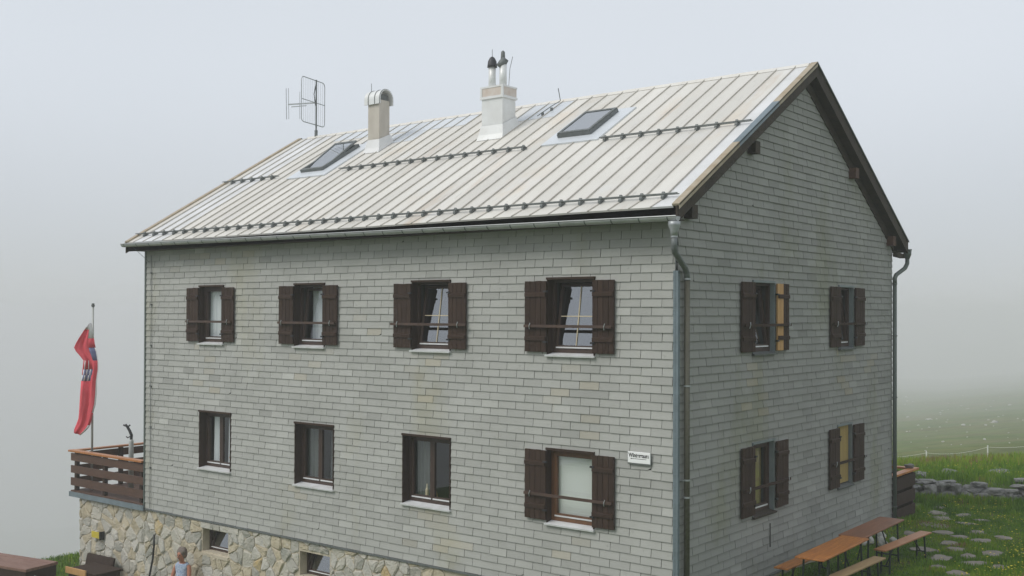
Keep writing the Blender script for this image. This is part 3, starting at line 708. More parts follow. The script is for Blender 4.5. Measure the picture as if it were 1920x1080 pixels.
# gutters
def gutter(y, za, zb, m_='gutter'):
    mb = MB(); n_ = 8; xs = [X0-.02, X1+.04]; zs = [za, zb]; V = []; Fc = []
    for q, (x, z) in enumerate(zip(xs, zs)):
        for k in range(n_+1):
            a = math.pi*k/n_; V.append((x, y+.065*math.cos(a), z-.065*math.sin(a)))
        for k in range(n_+1):
            a = math.pi*k/n_; V.append((x, y+.060*math.cos(a), z-.060*math.sin(a)))
    w = 2*(n_+1)
    for k in range(n_): Fc += [(k, k+1, w+k+1, w+k), (n_+1+k, n_+2+k, w+n_+2+k, w+n_+1+k)]
    Fc += [tuple(range(n_+1)), tuple(w+k for k in range(n_+1))]
    mb.add(V, Fc); sgn = -1 if y < 0 else 1
    mb.tube([(xs[0], y+sgn*.066, za+.004), (xs[1], y+sgn*.066, zb+.004)], .010, 8)
    o = mb.build('gutter', m_, house)
    if y > 0: return o
    for i in range(0, 30):
        hk = MB(); x = X0+.1+i*(X1-X0-.2)/29; z = za+(zb-za)*(x-xs[0])/(xs[1]-xs[0]); V = []
        for r_ in (.0665, .070):
            for xx in (x-.011, x+.011): V += [(xx, y+r_*math.cos(math.pi*k/n_), z+.002-r_*math.sin(math.pi*k/n_)) for k in range(n_+1)]
        Fc = []; q = n_+1
        for k in range(n_): Fc += [(k, k+1, q+k+1, q+k), (2*q+k, 2*q+k+1, 3*q+k+1, 3*q+k), (k, k+1, 2*q+k+1, 2*q+k), (q+k, q+k+1, 3*q+k+1, 3*q+k)]
        hk.add(V, Fc); hk.build('gutter_bracket', 'galvdark', o)
    return o
gutter(-OE-.06, 5.845, 5.725); gutter(WID+OE+.06, 5.80, 5.74, 'pipegreen')
# downpipe at the near corner
dp = MB(); dp.tube([(.205, -.44, 5.655), (.205, -.44, 5.60), (.205, -.44, 5.51), (.205, -.44, 5.44)], [.088, .085, .052, .05], 14)
pipe = dp.build('downpipe', 'galv', house, smooth=True)
d2 = MB(); d2.tube([(.205, -.44, 5.44), (.205, -.44, 5.32), (.19, -.40, 5.23), (.11, .04, 5.02), (.095, .125, 4.93), (.095, .135, 4.84)], .045, 14); d2.build('pipe_bend', 'galvdark', pipe, smooth=True)
d3 = MB(); d3.tube([(.095, .135, 4.86), (.095, .135, -.12)], .043, 14); d3.build('pipe_shaft', 'pipeolive', pipe, smooth=True)
d4 = MB()
for z in (5.44, 4.86, 3.3, 1.93, 1.68, .5): d4.tube([((.205, -.44, z-.012) if z > 5 else (.095, .135, z-.012)), ((.205, -.44, z+.012) if z > 5 else (.095, .135, z+.012))], .051, 14)
d4.box(.03, .08, .05, .08, 1.92, 1.94); d4.build('pipe_clip', 'galv', pipe, smooth=False)
# downpipe at the far corner
fx, fy = .075, WID+.0
dp = MB(); dp.tube([(.19, WID+OE+.07, 5.72), (.19, WID+OE+.07, 5.64), (.19, WID+OE+.07, 5.55)], [.085, .083, .05], 12)
pipe = dp.build('downpipe', 'pipegreen', house, smooth=True)
d2 = MB(); d2.tube([(.19, WID+OE+.07, 5.55), (.19, WID+OE+.06, 5.44), (.17, WID+OE-.03, 5.34), (fx, fy+.08, 5.19), (fx, fy+.0, 5.12), (fx, fy, 5.0)], .045, 12); d2.build('pipe_bend', 'pipegreen', pipe, smooth=True)
d3 = MB(); d3.tube([(fx, fy, 5.02), (fx, fy, -.1)], .043, 12); d3.build('pipe_shaft', 'pipegreen', pipe, smooth=True)
d4 = MB()
for z in (5.0, 3.9, 2.6, 1.4, .3): d4.tube([(fx, fy, z-.012), (fx, fy, z+.012)], .052, 12)
d4.build('pipe_clip', 'galvdark', pipe)
m = MB(); m.bar((.1, WID-.05, 5.62), (.1, WID+OE+.03, 5.60), .1, .09); m.build('rafter_tail', 'eavewood', roof)

# snow guards
def snow_guard(x0, x1, y, brk):
    g = MB(); n_ = 3
    g.tube([on_roof(x0, y, .075), on_roof(x1, y, .075)], .011, 6); g.tube([on_roof(x0, y+.035, .04), on_roof(x1, y+.035, .04)], .009, 6)
    rail = g.build('snow_guard_rail', 'galvdark', roof)
    for x in seam_x[1:-1]:
        if x0-.05 < x < x1+.05:
            b = MB(); b.hexa([on_roof(x-.022, y-.045, .004), on_roof(x+.022, y-.045, .004), on_roof(x+.022, y+.075, .004), on_roof(x-.022, y+.075, .004),
                              on_roof(x-.022, y-.03, .045), on_roof(x+.022, y-.03, .045), on_roof(x+.022, y+.03, .095), on_roof(x-.022, y+.03, .095)])
            b.box(*[0]*6) if False else None
            b.build('snow_guard_clamp', 'galvdark', roof)
snow_guard(X0+.05, X1-.12, -.14, 1)
for a, b in ((X0+.02, -11.6), (-9.55, -4.46), (-2.8, X1-.1)): snow_guard(a, b, 2.20, 1)

def patch(x0, x1, y0, y1, m_='roofnew', h=.006, name='flashing_sheet'):
    m = MB(); m.hexa([on_roof(x0, y0, .001), on_roof(x1, y0, .001), on_roof(x1, y1, .001), on_roof(x0, y1, .001), on_roof(x0, y0, h), on_roof(x1, y0, h), on_roof(x1, y1, h), on_roof(x0, y1, h)])
    return m.build(name, m_, roof)
# newer sheets near the chimneys
for i in range(nb):
    xa = seam_x[i]
    if -6.2 < xa < -5.0: patch(xa+.012, xa+pw-.012, 3.72, WID/2-.1)
    if -12.0 < xa < -7.7 : patch(xa+.012, xa+pw-.012, 3.95 if xa > -9.3 else 4.05, WID/2-.1)
    if -9.3 < xa < -8.6 or -10.7 < xa < -9.3: patch(xa+.012, xa+pw-.012, 3.45, 3.94)
# skylights (> frame, pane)
def skylight(x0, x1, y0, y1, open_a, lab):
    fl_ = patch(x0-.22, x1+.30, y0-.24, y1+.14, 'roofnew', .03, 'skylight'); fl_['label'] = lab
    f = MB(lambda p: on_roof(*p)); frame_bars2 = lambda mb, a, b, c, d, h0, h1, t: (mb.box(a, b, c, c+t, h0, h1), mb.box(a, b, d-t, d, h0, h1), mb.box(a, a+t, c+t, d-t, h0, h1), mb.box(b-t, b, c+t, d-t, h0, h1))
    frame_bars2(f, x0, x1, y0, y1, .03, .10, .06); f.build('skylight_frame', 'galvdark', fl_)
    ym = (y0+y1)/2 if open_a else y1
    def TT(p):
        x, y, h = p; ca, sa = math.cos(open_a), math.sin(open_a); dy, dh = (y-ym)/COSR, h-.09
        dy, dh = dy*ca-dh*sa, dy*sa+dh*ca
        return on_roof(x, ym+dy*COSR, dh+.09)
    g = MB(TT); frame_bars2(g, x0+.01, x1-.01, y0+.01, y1-.01, .085, .125, .055); g.build('skylight_sash', 'galvdark', fl_)
    p = MB(TT); p.add([(x0+.06, y0+.06, .115), (x1-.06, y0+.06, .115), (x1-.06, y1-.06, .115), (x0+.06, y1-.06, .115)], [(0, 1, 2, 3)]); p.build('skylight_pane', 'pane_roof', fl_)
    w = MB(lambda p: on_roof(*p)); w.box(x0+.05, x1-.05, y0+.05, y1-.05, .031, .04); w.build('skylight_well', 'interior' if not open_a else 'galv', fl_)
skylight(-3.94, -3.20, 2.50, 3.44, 0, 'closed skylight on the near half of the roof')
skylight(-10.93, -10.20, 2.30, 3.42, .12, 'skylight tilted open on the far half of the roof')

# chimneys -----------------------------------------------------------
def flare(x0, x1, y0, y1, m_, par):
    f = MB()
    z0, z1 = roof_z(y0), roof_z(y1)
    e = .07
    pb = [on_roof(x0-e, y0-e*1.3, .008), on_roof(x1+e, y0-e*1.3, .008), on_roof(x1+e, y1+e, .008), on_roof(x0-e, y1+e, .008)]
    pm = [(x0-.05, y0-.05, roof_z(y0-.05)+.10), (x1+.05, y0-.05, roof_z(y0-.05)+.10), (x1+.05, y1+.05, roof_z(y1)+.10), (x0-.05, y1+.05, roof_z(y1)+.10)]
    pt = [(x0-.012, y0-.012, z0+.26), (x1+.012, y0-.012, z0+.26), (x1+.012, y1+.012, z1+.22), (x0-.012, y1+.012, z1+.22)]
    V = pb+pm+pt; Fc = [(i+4*r_, (i+1) % 4+4*r_, (i+1) % 4+4*r_+4, i+4*r_+4) for r_ in (0, 1) for i in range(4)]
    f.add(V, Fc); f.build('chimney_flashing', m_, par)
c1 = MB(); c1.box(-9.62, -9.27, 3.10, 3.42, 7.9, 9.09); ch1 = c1.build('chimney', 'chimrender', house); ch1['label'] = 'slim rendered chimney with a barrel-shaped sheet metal cap'
flare(-9.62, -9.27, 3.10, 3.42, 'roofwhite', ch1)
cp = MB(); n_ = 14; V = []
xa, xb = -9.70, -9.20; yc, zc_ = 3.26, 9.12
for x in (xa, xb):
    for r_ in (.205, .188):
        V += [(x, yc+r_*1.0*math.cos(math.pi*k/n_), zc_+r_*1.0*math.sin(math.pi*k/n_)) for k in range(n_+1)]
        V += [(x, yc-r_, zc_-.13), (x, yc+r_, zc_-.13)]
w = n_+3; loop = [n_+2]+list(range(n_+1))+[n_+1]; Fc = []
for a, b in zip(loop[:-1], loop[1:]):
    Fc += [(a, b, 2*w+b, 2*w+a), (w+a, w+b, 3*w+b, 3*w+a), (a, b, w+b, w+a), (2*w+a, 2*w+b, 3*w+b, 3*w+a)]
cp.add(V, Fc); cap = cp.build('chimney_cap', 'chimmetal', ch1)
rr = MB()
for x in (xa+.13, xb-.17, xb-.01):
    pts = [(x, yc-.21, zc_-.13)]+[(x, yc+.21*math.cos(math.pi-math.pi*k/n_), zc_+.21*math.sin(math.pi*k/n_)) for k in range(n_+1)]+[(x, yc+.21, zc_-.13)]
    rr.tube(pts, .008, 6)
rr.build('cap_rib', 'galvdark', ch1)
s = MB(); s.box(-9.56, -9.33, 3.12, 3.40, 9.09, 9.14); s.build('flue_mouth', 'black', ch1)
s = MB(); s.box(-9.3, -9.29, 3.12, 3.40, 9.09, 9.22); s.build('cap_end_board', 'galvdark', ch1)
s = MB(); s.tube([(-9.62, 3.2, 9.28), (-9.62, 3.2, 9.5)], .006, 5); s.build('lightning_rod', 'galvdark', ch1)

c2 = MB(); c2.box(-6.22, -5.68, 3.0, 3.42, 7.8, 8.70); ch2 = c2.build('chimney', 'chimmetal', house); ch2['label'] = 'wide bright metal-clad chimney with two round flues'
flare(-6.22, -5.68, 3.0, 3.42, 'chimmetal', ch2)
s = MB(); s.box(-6.235, -5.665, 2.985, 3.435, 8.70, 8.93); s.build('chimney_head', 'rustsheet', ch2)
s = MB(); s.box(-6.25, -5.65, 2.97, 3.45, 8.685, 8.735); s.box(-6.245, -5.655, 2.975, 3.445, 8.905, 8.94); s.box(-6.247, -6.2, 2.972, 3.0, 8.72, 8.92); s.box(-5.70, -5.653, 2.972, 3.01, 8.72, 8.92); s.build('chimney_collar', 'chimmetal', ch2)
for (x, y) in ((-6.13, 3.22), (-5.86, 3.24)):
    s = MB(); s.tube([(x, y, 8.93), (x, y, 9.40)], .075, 16); s.build('flue_pipe', 'chimmetal', ch2, smooth=True)
s = MB(); s.tube([(-6.13, 3.22, 9.38), (-6.13, 3.22, 9.42), (-6.13, 3.22, 9.50), (-6.13, 3.22, 9.57), (-6.13, 3.22, 9.60)], [.105, .10, .09, .055, .02], 14); s.build('flue_cowl', 'darkcap', ch2, smooth=True)
s = MB(); s.tube([(-6.13, 3.22, 9.6), (-6.13, 3.22, 9.75)], .006, 5); s.build('lightning_rod', 'galvdark', ch2)
s = MB(); s.tube([(-5.93, 3.22, 9.36), (-5.87, 3.23, 9.43), (-5.80, 3.25, 9.52)], [.085, .09, .07], 12); s.tube([(-5.87, 3.24, 9.45), (-5.865, 3.24, 9.56), (-5.865, 3.24, 9.66), (-5.865, 3.24, 9.69)], [.05, .045, .04, .015], 10); s.build('flue_cowl', 'galvdark', ch2, smooth=True)
s = MB(); s.tube([(-5.72, 3.25, 8.94), (-5.70, 3.26, 9.3), (-5.66, 3.3, 9.55)], .006, 5); s.build('guy_wire', 'galvdark', ch2)
# small bent rod with clamps on the roof beside the wide chimney
s = MB(); s.tube([on_roof(-5.35, 3.75, .05), on_roof(-5.25, 4.1, .08), on_roof(-5.15, 4.3, .1), on_roof(-5.15, 4.35, .35)], .009, 6)
s.box(*[c for c in (-5.33, -5.29, 3.83, 3.87, roof_z(3.85), roof_z(3.85)+.07)]); s.box(-5.25, -5.21, 4.03, 4.07, roof_z(4.05), roof_z(4.05)+.07); s.build('lightning_rod', 'galvdark', roof)
s = MB(); s.tube([(X0+.35, -OE-.05, 5.77), (-13.25, -.05, 5.45)], .005, 5); s.build('guy_wire', 'galvdark', house)

# ------------------------------------------------------------------ antenna on the ridge
an = tag(empty('antenna', None, (-13.0, 4.55, 8.70)), 'grid television antenna on a mast at the far end of the ridge', 'antenna')
s = MB(); s.tube([(0, 0, -.05), (0, 0, 1.56)], .020, 8); s.tube([(0, 0, -.05), (0, 0, .28)], .04, 8); s.build('mast', 'galvdark', an)
dx, dy = -.258, .966
pt = lambda u, z: (u*dx-.03*dy*0-.03, u*dy, z)
def rr_path(u0, u1, z0, z1, r=.1):
    P = []
    for cx, cz, a0 in ((u1-r, z1-r, 0), (u0+r, z1-r, 90), (u0+r, z0+r, 180), (u1-r, z0+r, 270)):
        for k in range(5): a = math.radians(a0+k*22.5); P.append(pt(cx+r*math.cos(a), cz+r*math.sin(a)))
    return P+[P[0]]
s = MB(); s.tube(rr_path(-.62, .42, .42, 1.55), .012, 6, cap=False); s.tube([pt(-.62, .985), pt(.42, .985)], .010, 6); s.build('reflector_frame', 'galv', an)
s = MB()
for i in range(1, 11): u = -.62+1.04*i/11; s.tube([pt(u, .43), pt(u, 1.54)], .0035, 4)
s.build('reflector_wire', 'galv', an)
bx, by = -.966, -.258
s = MB(); s.bar((0, 0, .98), (bx*.85, by*.85, 1.0), .03, .03); s.bar((bx*.3, by*.3, .93), (bx*.75, by*.75, .93), .02, .02); s.tube([(bx*.9, by*.9, .62), (bx*.92, by*.92, 1.42)], .009, 6); s.tube([(bx*.83, by*.83, .62), (bx*.85, by*.85, 1.42)], .007, 6)
s.tube([(bx*.45, by*.45, .6), (bx*.45, by*.45, 1.3)], .006, 5); s.tube([(bx*.5, by*.5, .6), (bx*.5, by*.5, 1.3)], .006, 5); s.build('dipole_boom', 'galv', an)
s = MB(); s.tube([(0, 0, 1.5), (-.05, -.03, 1.2), (-.02, 0, .9)], .012, 6); s.build('cable', 'black', an)

# ------------------------------------------------------------------ sign
sg = tag(empty('sign', None, (-.6, -.05, 2.215)), 'small white "Winterraum" sign screwed to the slates beside the house corner', 'sign')
s = MB(); s.box(-.195, .195, -.012, 0, -.085, .085); pl = s.build('sign_plate', 'signwhite', sg, bevel=.01)
s = MB(); s.box(-.200, .205, -.006, .004, -.105, .078); s.build('sign_backing', 'galvdark', sg)
def text(body, size, loc, m_, parent, name, bold=.0, sx=1.):
    c = bpy.data.curves.new(name, 'FONT'); c.body = body; c.size = size; c.align_x = 'CENTER'; c.extrude = .001; c.offset = bold
    o = bpy.data.objects.new(name, c); COL.objects.link(o); o.location = loc; o.rotation_euler = (math.pi/2, 0, 0); o.scale = (sx, 1, 1); o.parent = parent
    me = bpy.data.meshes.new_from_object(o.evaluated_get(bpy.context.evaluated_depsgraph_get())); L_, R2, S2 = o.location.copy(), o.rotation_euler.copy(), o.scale.copy()
    bpy.data.objects.remove(o); o = link(name, me, None, parent); me.materials.clear(); me.materials.append(M[m_]); o.location, o.rotation_euler, o.scale = L_, R2, S2; return o
text('Winterraum', .085, (0, -.0135, .005), 'black', sg, 'lettering', .0022, .82)
text('Alpenverein Selbstversorger', .026, (0, -.0135, -.03), 'black', sg, 'lettering', .0006, .8) if False else None
s = MB(); s.box(-.12, .13, -.0135, -.012, -.022, -.016); s.hexa([(-.15, -.0135, -.019), (-.12, -.0135, -.028), (-.12, -.012, -.028), (-.15, -.012, -.019), (-.15, -.0135, -.0185), (-.12, -.0135, -.010), (-.12, -.012, -.010), (-.15, -.012, -.0185)]); s.build('arrow', 'black', sg)

# ------------------------------------------------------------------ terrace at the far end
ter = tag(empty('terrace', None, (-15, 0, 0)), 'raised terrace with brown board railing at the far left end of the house', 'terrace')
ter_off = Vector((-15, 0, 0))
def TB(T=None): 
    f = T or (lambda p: p); return MB(lambda p: tuple(Vector(f(p))-ter_off))
TX0, TX1 = -16.45, -LEN-.03
m = TB(); m.box(-16.14, -LEN-.005, .02, 4., -2.6, -.06); rw = m.build('retaining_wall', 'mortar', ter)
voronoi_stones(-16.15, -LEN-.01, -2.0, -.08, .275, [], (lambda p: (p[0]+15, -p[2], p[1])), rw, face=-.02)
m = TB(); m.box(TX0, TX1, -.06, 5, .03, .085); m.build('deck', 'railwood', ter)
m = TB(); m.box(TX0-.01, -LEN+.03, -.09, -.06, -.06, .055); m.box(TX0-.03, TX0, -.09, 5, -.06, .055); m.build('deck_edging', 'bluezinc', ter)
for (z0, z1) in ((.79, .965), (.50, .675), (.20, .385)):
    m = TB(); m.box(TX0-.02, TX1, -.05, -.02, z0, z1); m.build('railing_board', 'railwood', ter)
    m = TB(); m.box(TX0+.02, TX0+.05, .03, 5, z0, z1); m.build('railing_board', 'railwood', ter)
for x in (TX0+.13, -15.1, -13.6):
    m = TB(); m.box(x-.045, x+.045, -.015, .07, .085, 1.0); m.build('railing_post', 'darkwood', ter)
for y in (1.2, 2.6, 4.):
    m = TB(); m.box(TX0+.055, TX0+.14, y-.045, y+.045, .085, 1.0); m.build('railing_post', 'darkwood', ter)
m = TB(); m.box(TX0-.07, TX1, -.10, .06, 1.0, 1.045); m.build('handrail', 'tableorange', ter, bevel=.006)
m = TB(); m.box(TX0-.04, TX0+.12, .065, 5, 1.0, 1.043); m.build('handrail', 'tableorange', ter, bevel=.006)

# flag pole + flag
fp = tag(empty('flagpole', None, (-16.1, .28, .085)), 'slim pale flagpole standing behind the terrace railing, carrying a limp flag', 'flagpole')
s = MB(); s.tube([(0, 0, 0), (0, 0, 4.42)], .026, 10); s.build('pole', 'polegrey', fp, smooth=True)
s = MB(); s.tube([(0, 0, 4.38), (0, 0, 4.47)], .032, 8); s.box(-.05, .05, -.02, .02, 4.40, 4.43); s.build('truck', 'galvdark', fp)
fg = tag(empty('flag', None, (-16.1, .28, .085)), 'faded red flag with white edges and a blue-grey emblem hanging limp from its pole', 'flag')
# outline of the hanging cloth: (z, left, right) in metres right of the pole, in the plane facing down the yard
prof = [(4.0, -.02, .02), (3.84, -.14, .03), (3.63, -.27, .08), (3.52, -.34, .10), (3.41, -.39, .12), (3.32, -.34, .14), (3.24, -.27, .155), (3.10, -.17, .18), (2.89, -.18, .20), (2.75, -.20, .18), (2.61, -.22, .16),
        (2.34, -.24, .15), (2.06, -.26, .13), (1.85, -.27, .07), (1.71, -.28, .03), (1.60, -.32, .0), (1.52, -.35, -.05), (1.45, -.38, -.12), (1.37, -.39, -.22)]
ru, rv = R_.x, R_.y
V = []; NU = 16
for i, (z, a, b) in enumerate(prof):
    for k in range(NU+1):
        t = k/NU; u = a+(b-a)*t+.012*noise.noise(Vector((t*2, z*5, 4))); d = -.07+.022*math.sin(t*11+z*1.1)+.012*math.sin(t*23-z*2)+.02*noise.noise(Vector((t*3, z*2, 1)))
        V.append((u*ru-d*rv, u*rv+d*ru-.03, z-(.05*t if i > 14 else 0)))
fR, fW, fB, fB2 = [], [], [], []
for i in range(len(prof)-1):
    for k in range(NU):
        q = (i*(NU+1)+k, i*(NU+1)+k+1, (i+1)*(NU+1)+k+1, (i+1)*(NU+1)+k); z = prof[i][0]; t = (k+.5)/NU
        white = z > 3.86 or (t > .93 and 1.9 < z < 3.5) or (t > .6 and z > 3.7) or (z < 1.62 and t > .86)
        dx1, dz1 = (t-.25), (z-2.95)
        emb = (t < .6 and 2.7 < z < 3.0 and (k+i) % 3 != 0 and t > .08) or (t > .68 and t < .93 and 3.15 < z < 3.45)
        embw = t < .5 and 2.65 < z < 3.15 and (k+i) % 3 == 0
        ((fB if z < 3.05 else fB2) if emb else fW if (white or embw) else fR).append(q)
for nm, fs, m_ in (('cloth', fR, 'flagred'), ('white_edge', fW, 'flagwhite'), ('emblem', fB, 'flagblue'), ('emblem', fB2, 'flagblue')):
    mb = MB(); mb.add(V, fs); o = mb.build(nm, m_, fg, smooth=True)
    bm = bmesh.new(); bm.from_mesh(o.data); bmesh.ops.delete(bm, geom=[v for v in bm.verts if not v.link_faces], context='VERTS'); bm.to_mesh(o.data); bm.free()
    sd = o.modifiers.new('thick', 'SOLIDIFY'); sd.thickness = .004

# post with dark branching head on the terrace
ps = tag(empty('post', None, (-14.95, .6, .085)), 'thick pale post with a dark twisted metal head on the terrace', 'post')
s = MB(); s.tube([(0, 0, 0), (0, 0, 1.22), (0, 0, 1.26)], [.065, .055, .04], 12); s.build('post_shaft', 'polegrey', ps, smooth=True)
s = MB(); s.tube([(0, 0, 1.24), (.01, 0, 1.36), (-.03, -.02, 1.46), (-.09, -.05, 1.56), (-.11, -.08, 1.62)], [.032, .036, .034, .03, .02], 8)
s.tube([(-.09, -.05, 1.54), (-.02, -.02, 1.60)], .018, 6); s.tube([(-.09, -.05, 1.56), (-.17, -.1, 1.60)], .02, 6); s.tube([(.0, 0, 1.34), (-.07, -.05, 1.30), (-.1, -.07, 1.33)], .014, 6); s.build('post_head', 'black', ps, smooth=True)

# ------------------------------------------------------------------ beer tables and benches
def beer_set(name, loc, rz, length, width, height, top, label, cat, group, strip=True):
    r = tag(empty(name, None, loc, rz), label, cat, group)
    s = MB(); s.box(-width/2, width/2, -length/2, length/2, height-.027, height); s.build('table_top' if cat == 'table' else 'seat', top, r, bevel=.006)
    for e in (-1, 1):
        y = e*(length/2-.28)
        for sx in (-1, 1):
            l = MB(); l.bar((sx*(width/2-.035), y, height-.03), (sx*(width/2-.03), y+e*.05, .0), .026, .026); l.build('leg', 'greensteel', r)
        b = MB(); b.bar((-width/2+.035, y, height-.045), (width/2-.035, y, height-.045), .03, .03); b.bar((-width/2+.03, y+e*.035, .14), (width/2-.03, y+e*.035, .14), .022, .022)
        b.bar((0, y, .15 if cat == 'bench' else .3), (0, y-e*.34, height-.035), .02, .012); b.build('leg_brace', 'greensteel', r)
    return r
beer_set('beer_table', (1.175, 2.955, -.125), .02, 2.02, .46, .755, 'tableorange', 'bright orange beer table nearest the camera against the gable wall', 'table', 'beer tables beside the gable')
beer_set('beer_table', (1.075, 5.0, -.125), .01, 2.05, .45, .755, 'tablebrown', 'worn reddish-brown beer table at the far house corner', 'table', 'beer tables beside the gable')
beer_set('beer_bench', (.60, 3.25, -.12), .0, 2.0, .24, .46, 'tableorange', 'orange bench between the near table and the wall', 'bench', 'benches beside the gable')
beer_set('beer_bench', (1.42, 5.6, -.12), -.06, 2.1, .215, .46, 'benchpink', 'orange to pinkish bench on the grass in front of the far table', 'bench', 'benches beside the gable')
beer_set('beer_bench', (1.505, 2.98, -.12), -.04, 2.1, .21, .46, 'benchpale', 'bleached yellowish bench in front of the near table', 'bench', 'benches beside the gable')
beer_set('beer_table', (-14.3, 1.75, .085), math.pi/2, 1.3, .5, .75, 'tableorange', 'orange table standing on the terrace behind the railing', 'table', None)

# ------------------------------------------------------------------ rear balcony seen past the far corner
bal = tag(empty('balcony', None, (0, WID, 0)), 'low wooden balcony with brown boards and orange handrail behind the far corner', 'balcony')
def BB(): return MB(lambda p: (p[0], p[1]-WID, p[2]))
BY = 10.68
m = BB(); m.box(-6, -.02, WID+.05, BY+.05, -.16, -.10); m.build('deck', 'railwood', bal)
m = BB(); m.box(-6, .03, WID+.1, BY+.08, -.24, -.165); m.build('deck_beam', 'galvdark', bal)
for (z0, z1) in ((.56, .83), (.23, .48), (-.08, .15)):
    m = BB(); m.box(-.03, .0, WID+.08, BY, z0, z1); m.build('railing_board', 'darkwood', bal)
    m = BB(); m.box(-6, -.04, BY+.0, BY+.03, z0, z1); m.build('railing_board', 'darkwood', bal)
for p in ((-.08, WID+.25), (-.08, BY-.05), (-2, BY-.05), (-4, BY-.05)):
    m = BB(); m.box(p[0]-.04, p[0]+.04, p[1]-.04, p[1]+.04, -.10, .88); m.build('railing_post', 'darkwood', bal)
m = BB(); m.box(-.12, .05, WID+.05, BY+.12, .885, .93); m.build('handrail', 'tableorange', bal, bevel=.005)
m = BB(); m.box(-6, -.125, BY-.05, BY+.12, .885, .928); m.build('handrail', 'tableorange', bal, bevel=.005)
for p in ((-.15, WID+.3), (-.15, BY-.1)):
    m = BB(); m.box(p[0]-.06, p[0]+.06, p[1]-.06, p[1]+.06, -.5, -.24); m.build('foot', 'greystone', bal)

# ------------------------------------------------------------------ stones
def rock_mesh(sx, sy, sz, seed, flat=.0, sub=2, rough=.28):
    bm = bmesh.new(); bmesh.ops.create_icosphere(bm, subdivisions=sub, radius=1)
    for v in bm.verts:
        n_ = noise.noise(v.co*1.1+Vector((seed*3.1, 0, 0)))*rough*1.6+noise.noise(v.co*2.7+Vector((0, seed*1.7, 0)))*rough*.7
        v.co *= 1+n_
        v.co = Vector((v.co.x*sx, v.co.y*sy, max(-sz, min(sz, v.co.z*sz*(1.6 if flat else 1)))))
    me = bpy.data.meshes.new('rock'); bm.to_mesh(me); bm.free(); return me
def rock(name, loc, s, seed, rz, m_, parent=None, flat=False, tilt=(0, 0), sub=2):
    o = link(name, rock_mesh(*s, seed, flat, sub), m_, parent); o.location = loc; o.rotation_euler = (tilt[0], tilt[1], rz); return o

dw = tag(empty('drystone_wall', None, (-1.2, 12.6, -.1)), 'low drystone wall of grey slabs at the foot of the grass bank', 'wall')
du, dn = Vector((.93, .37, 0)), Vector((-.37, .93, 0))
sd = 100
for course, (h0, hh) in enumerate(((.02, .11), (.16, .10), (.29, .055))):
    u = -.5+random.uniform(0, .2)
    while u < 8.5:
        w = random.uniform(.14, .27)*(1.25 if course == 2 else 1.)
        p = du*(u+w)+dn*(random.uniform(-.05, .05)+course*.06); sd += 1
        if not (course == 2 and random.random() < .25):
            o = rock('stone', (p.x, p.y, h0+random.uniform(-.02, .02)+.08+.02*math.sin(u*1.3)), (w*1.0, random.uniform(.2, .3), hh*random.uniform(.75, 1.2)), sd, math.atan2(.37, .93)+random.uniform(-.25, .25), 'greystone', dw, flat=True, tilt=(random.uniform(-.22, .05), random.uniform(-.14, .14)), sub=3)
        u += 2*w*random.uniform(.84, 1.0)
# loose slabs on the bank above
for x, y, w in ((-.6, 15.2, .35), (.55, 15.6, .42), (1.7, 17.0, .4), (2.0, 17.3, .2), (2.3, 17.6, .16), (-.9, 13.9, .3), (1.3, 14.4, .2), (2.2, 15., .3)):
    o = rock('bank_slab', (x, y, terrain(x, y)+.05), (w, w*.6, .06), x*7+y, random.uniform(0, 3), 'greystone', flat=True)
    tag(o, 'flat grey stone slab lying in the grass of the bank above the drystone wall', 'stone', 'loose slabs on the bank')
# paving of irregular stones
path = struct(empty('path'))
pv = [(1.50, 8.02, .22), (1.92, 8.67, .26), (2.42, 7.62, .34), (1.76, 6.58, .36), (2.35, 5.6, .26), (1.95, 5.85, .2), (.86, 11.3, .24), (.3, 11.2, .3), (1.2, 10.3, .26), (.75, 9.7, .32), (1.65, 9.5, .25), (2.2, 9.2, .2),
      (1.25, 7.2, .3), (2.35, 6.55, .27), (2.9, 7.9, .22), (3.0, 8.9, .3), (1.5, 8.8, .22), (.6, 10.6, .28), (1.1, 9.0, .3), (2.8, 6.4, .25), (2.1, 7.1, .2), (1.75, 7.6, .22), (2.9, 9.8, .22), (.1, 11.9, .25), (.65, 8.4, .25),
      (1.35, 10.9, .2), (1.9, 4.4, .25)]
for i, (x, y, w) in enumerate(pv):
    rock('paving_stone', (x, y, terrain(x, y)+.0), (w*random.uniform(.7, 1.05), w*random.uniform(.45, .8), .03), 300+i, random.uniform(0, 3), 'paving', path, flat=True, sub=3)
# pale stones under the tables
for i, (x, y) in enumerate(((.42, 7.25), (.25, 7.1), (.1, 7.45), (.55, 7.0), (.2, 6.8), (.68, 7.3), (-.02+.3, 7.7))):
    o = rock('rubble_stone', (x, y, -.06), (random.uniform(.07, .13), .09, .08), 500+i, i, 'palestone')
    tag(o, 'small whitish stone lying in the grass behind the far beer table', 'stone', 'whitish stones behind the far table')
# two small grey stones on the balcony rail
for x, y, w, lab in ((-.9, BY-.0, .13, 'small grey stone on the inner handrail of the balcony'), (-.10, BY-.12, .10, 'small grey stone at the outer end of the balcony handrail')):
    o = rock('rail_stone', (x, y, .93+w*.45), (w, w*.8, w*.55), w*100, .4, 'greystone'); tag(o, lab, 'stone')
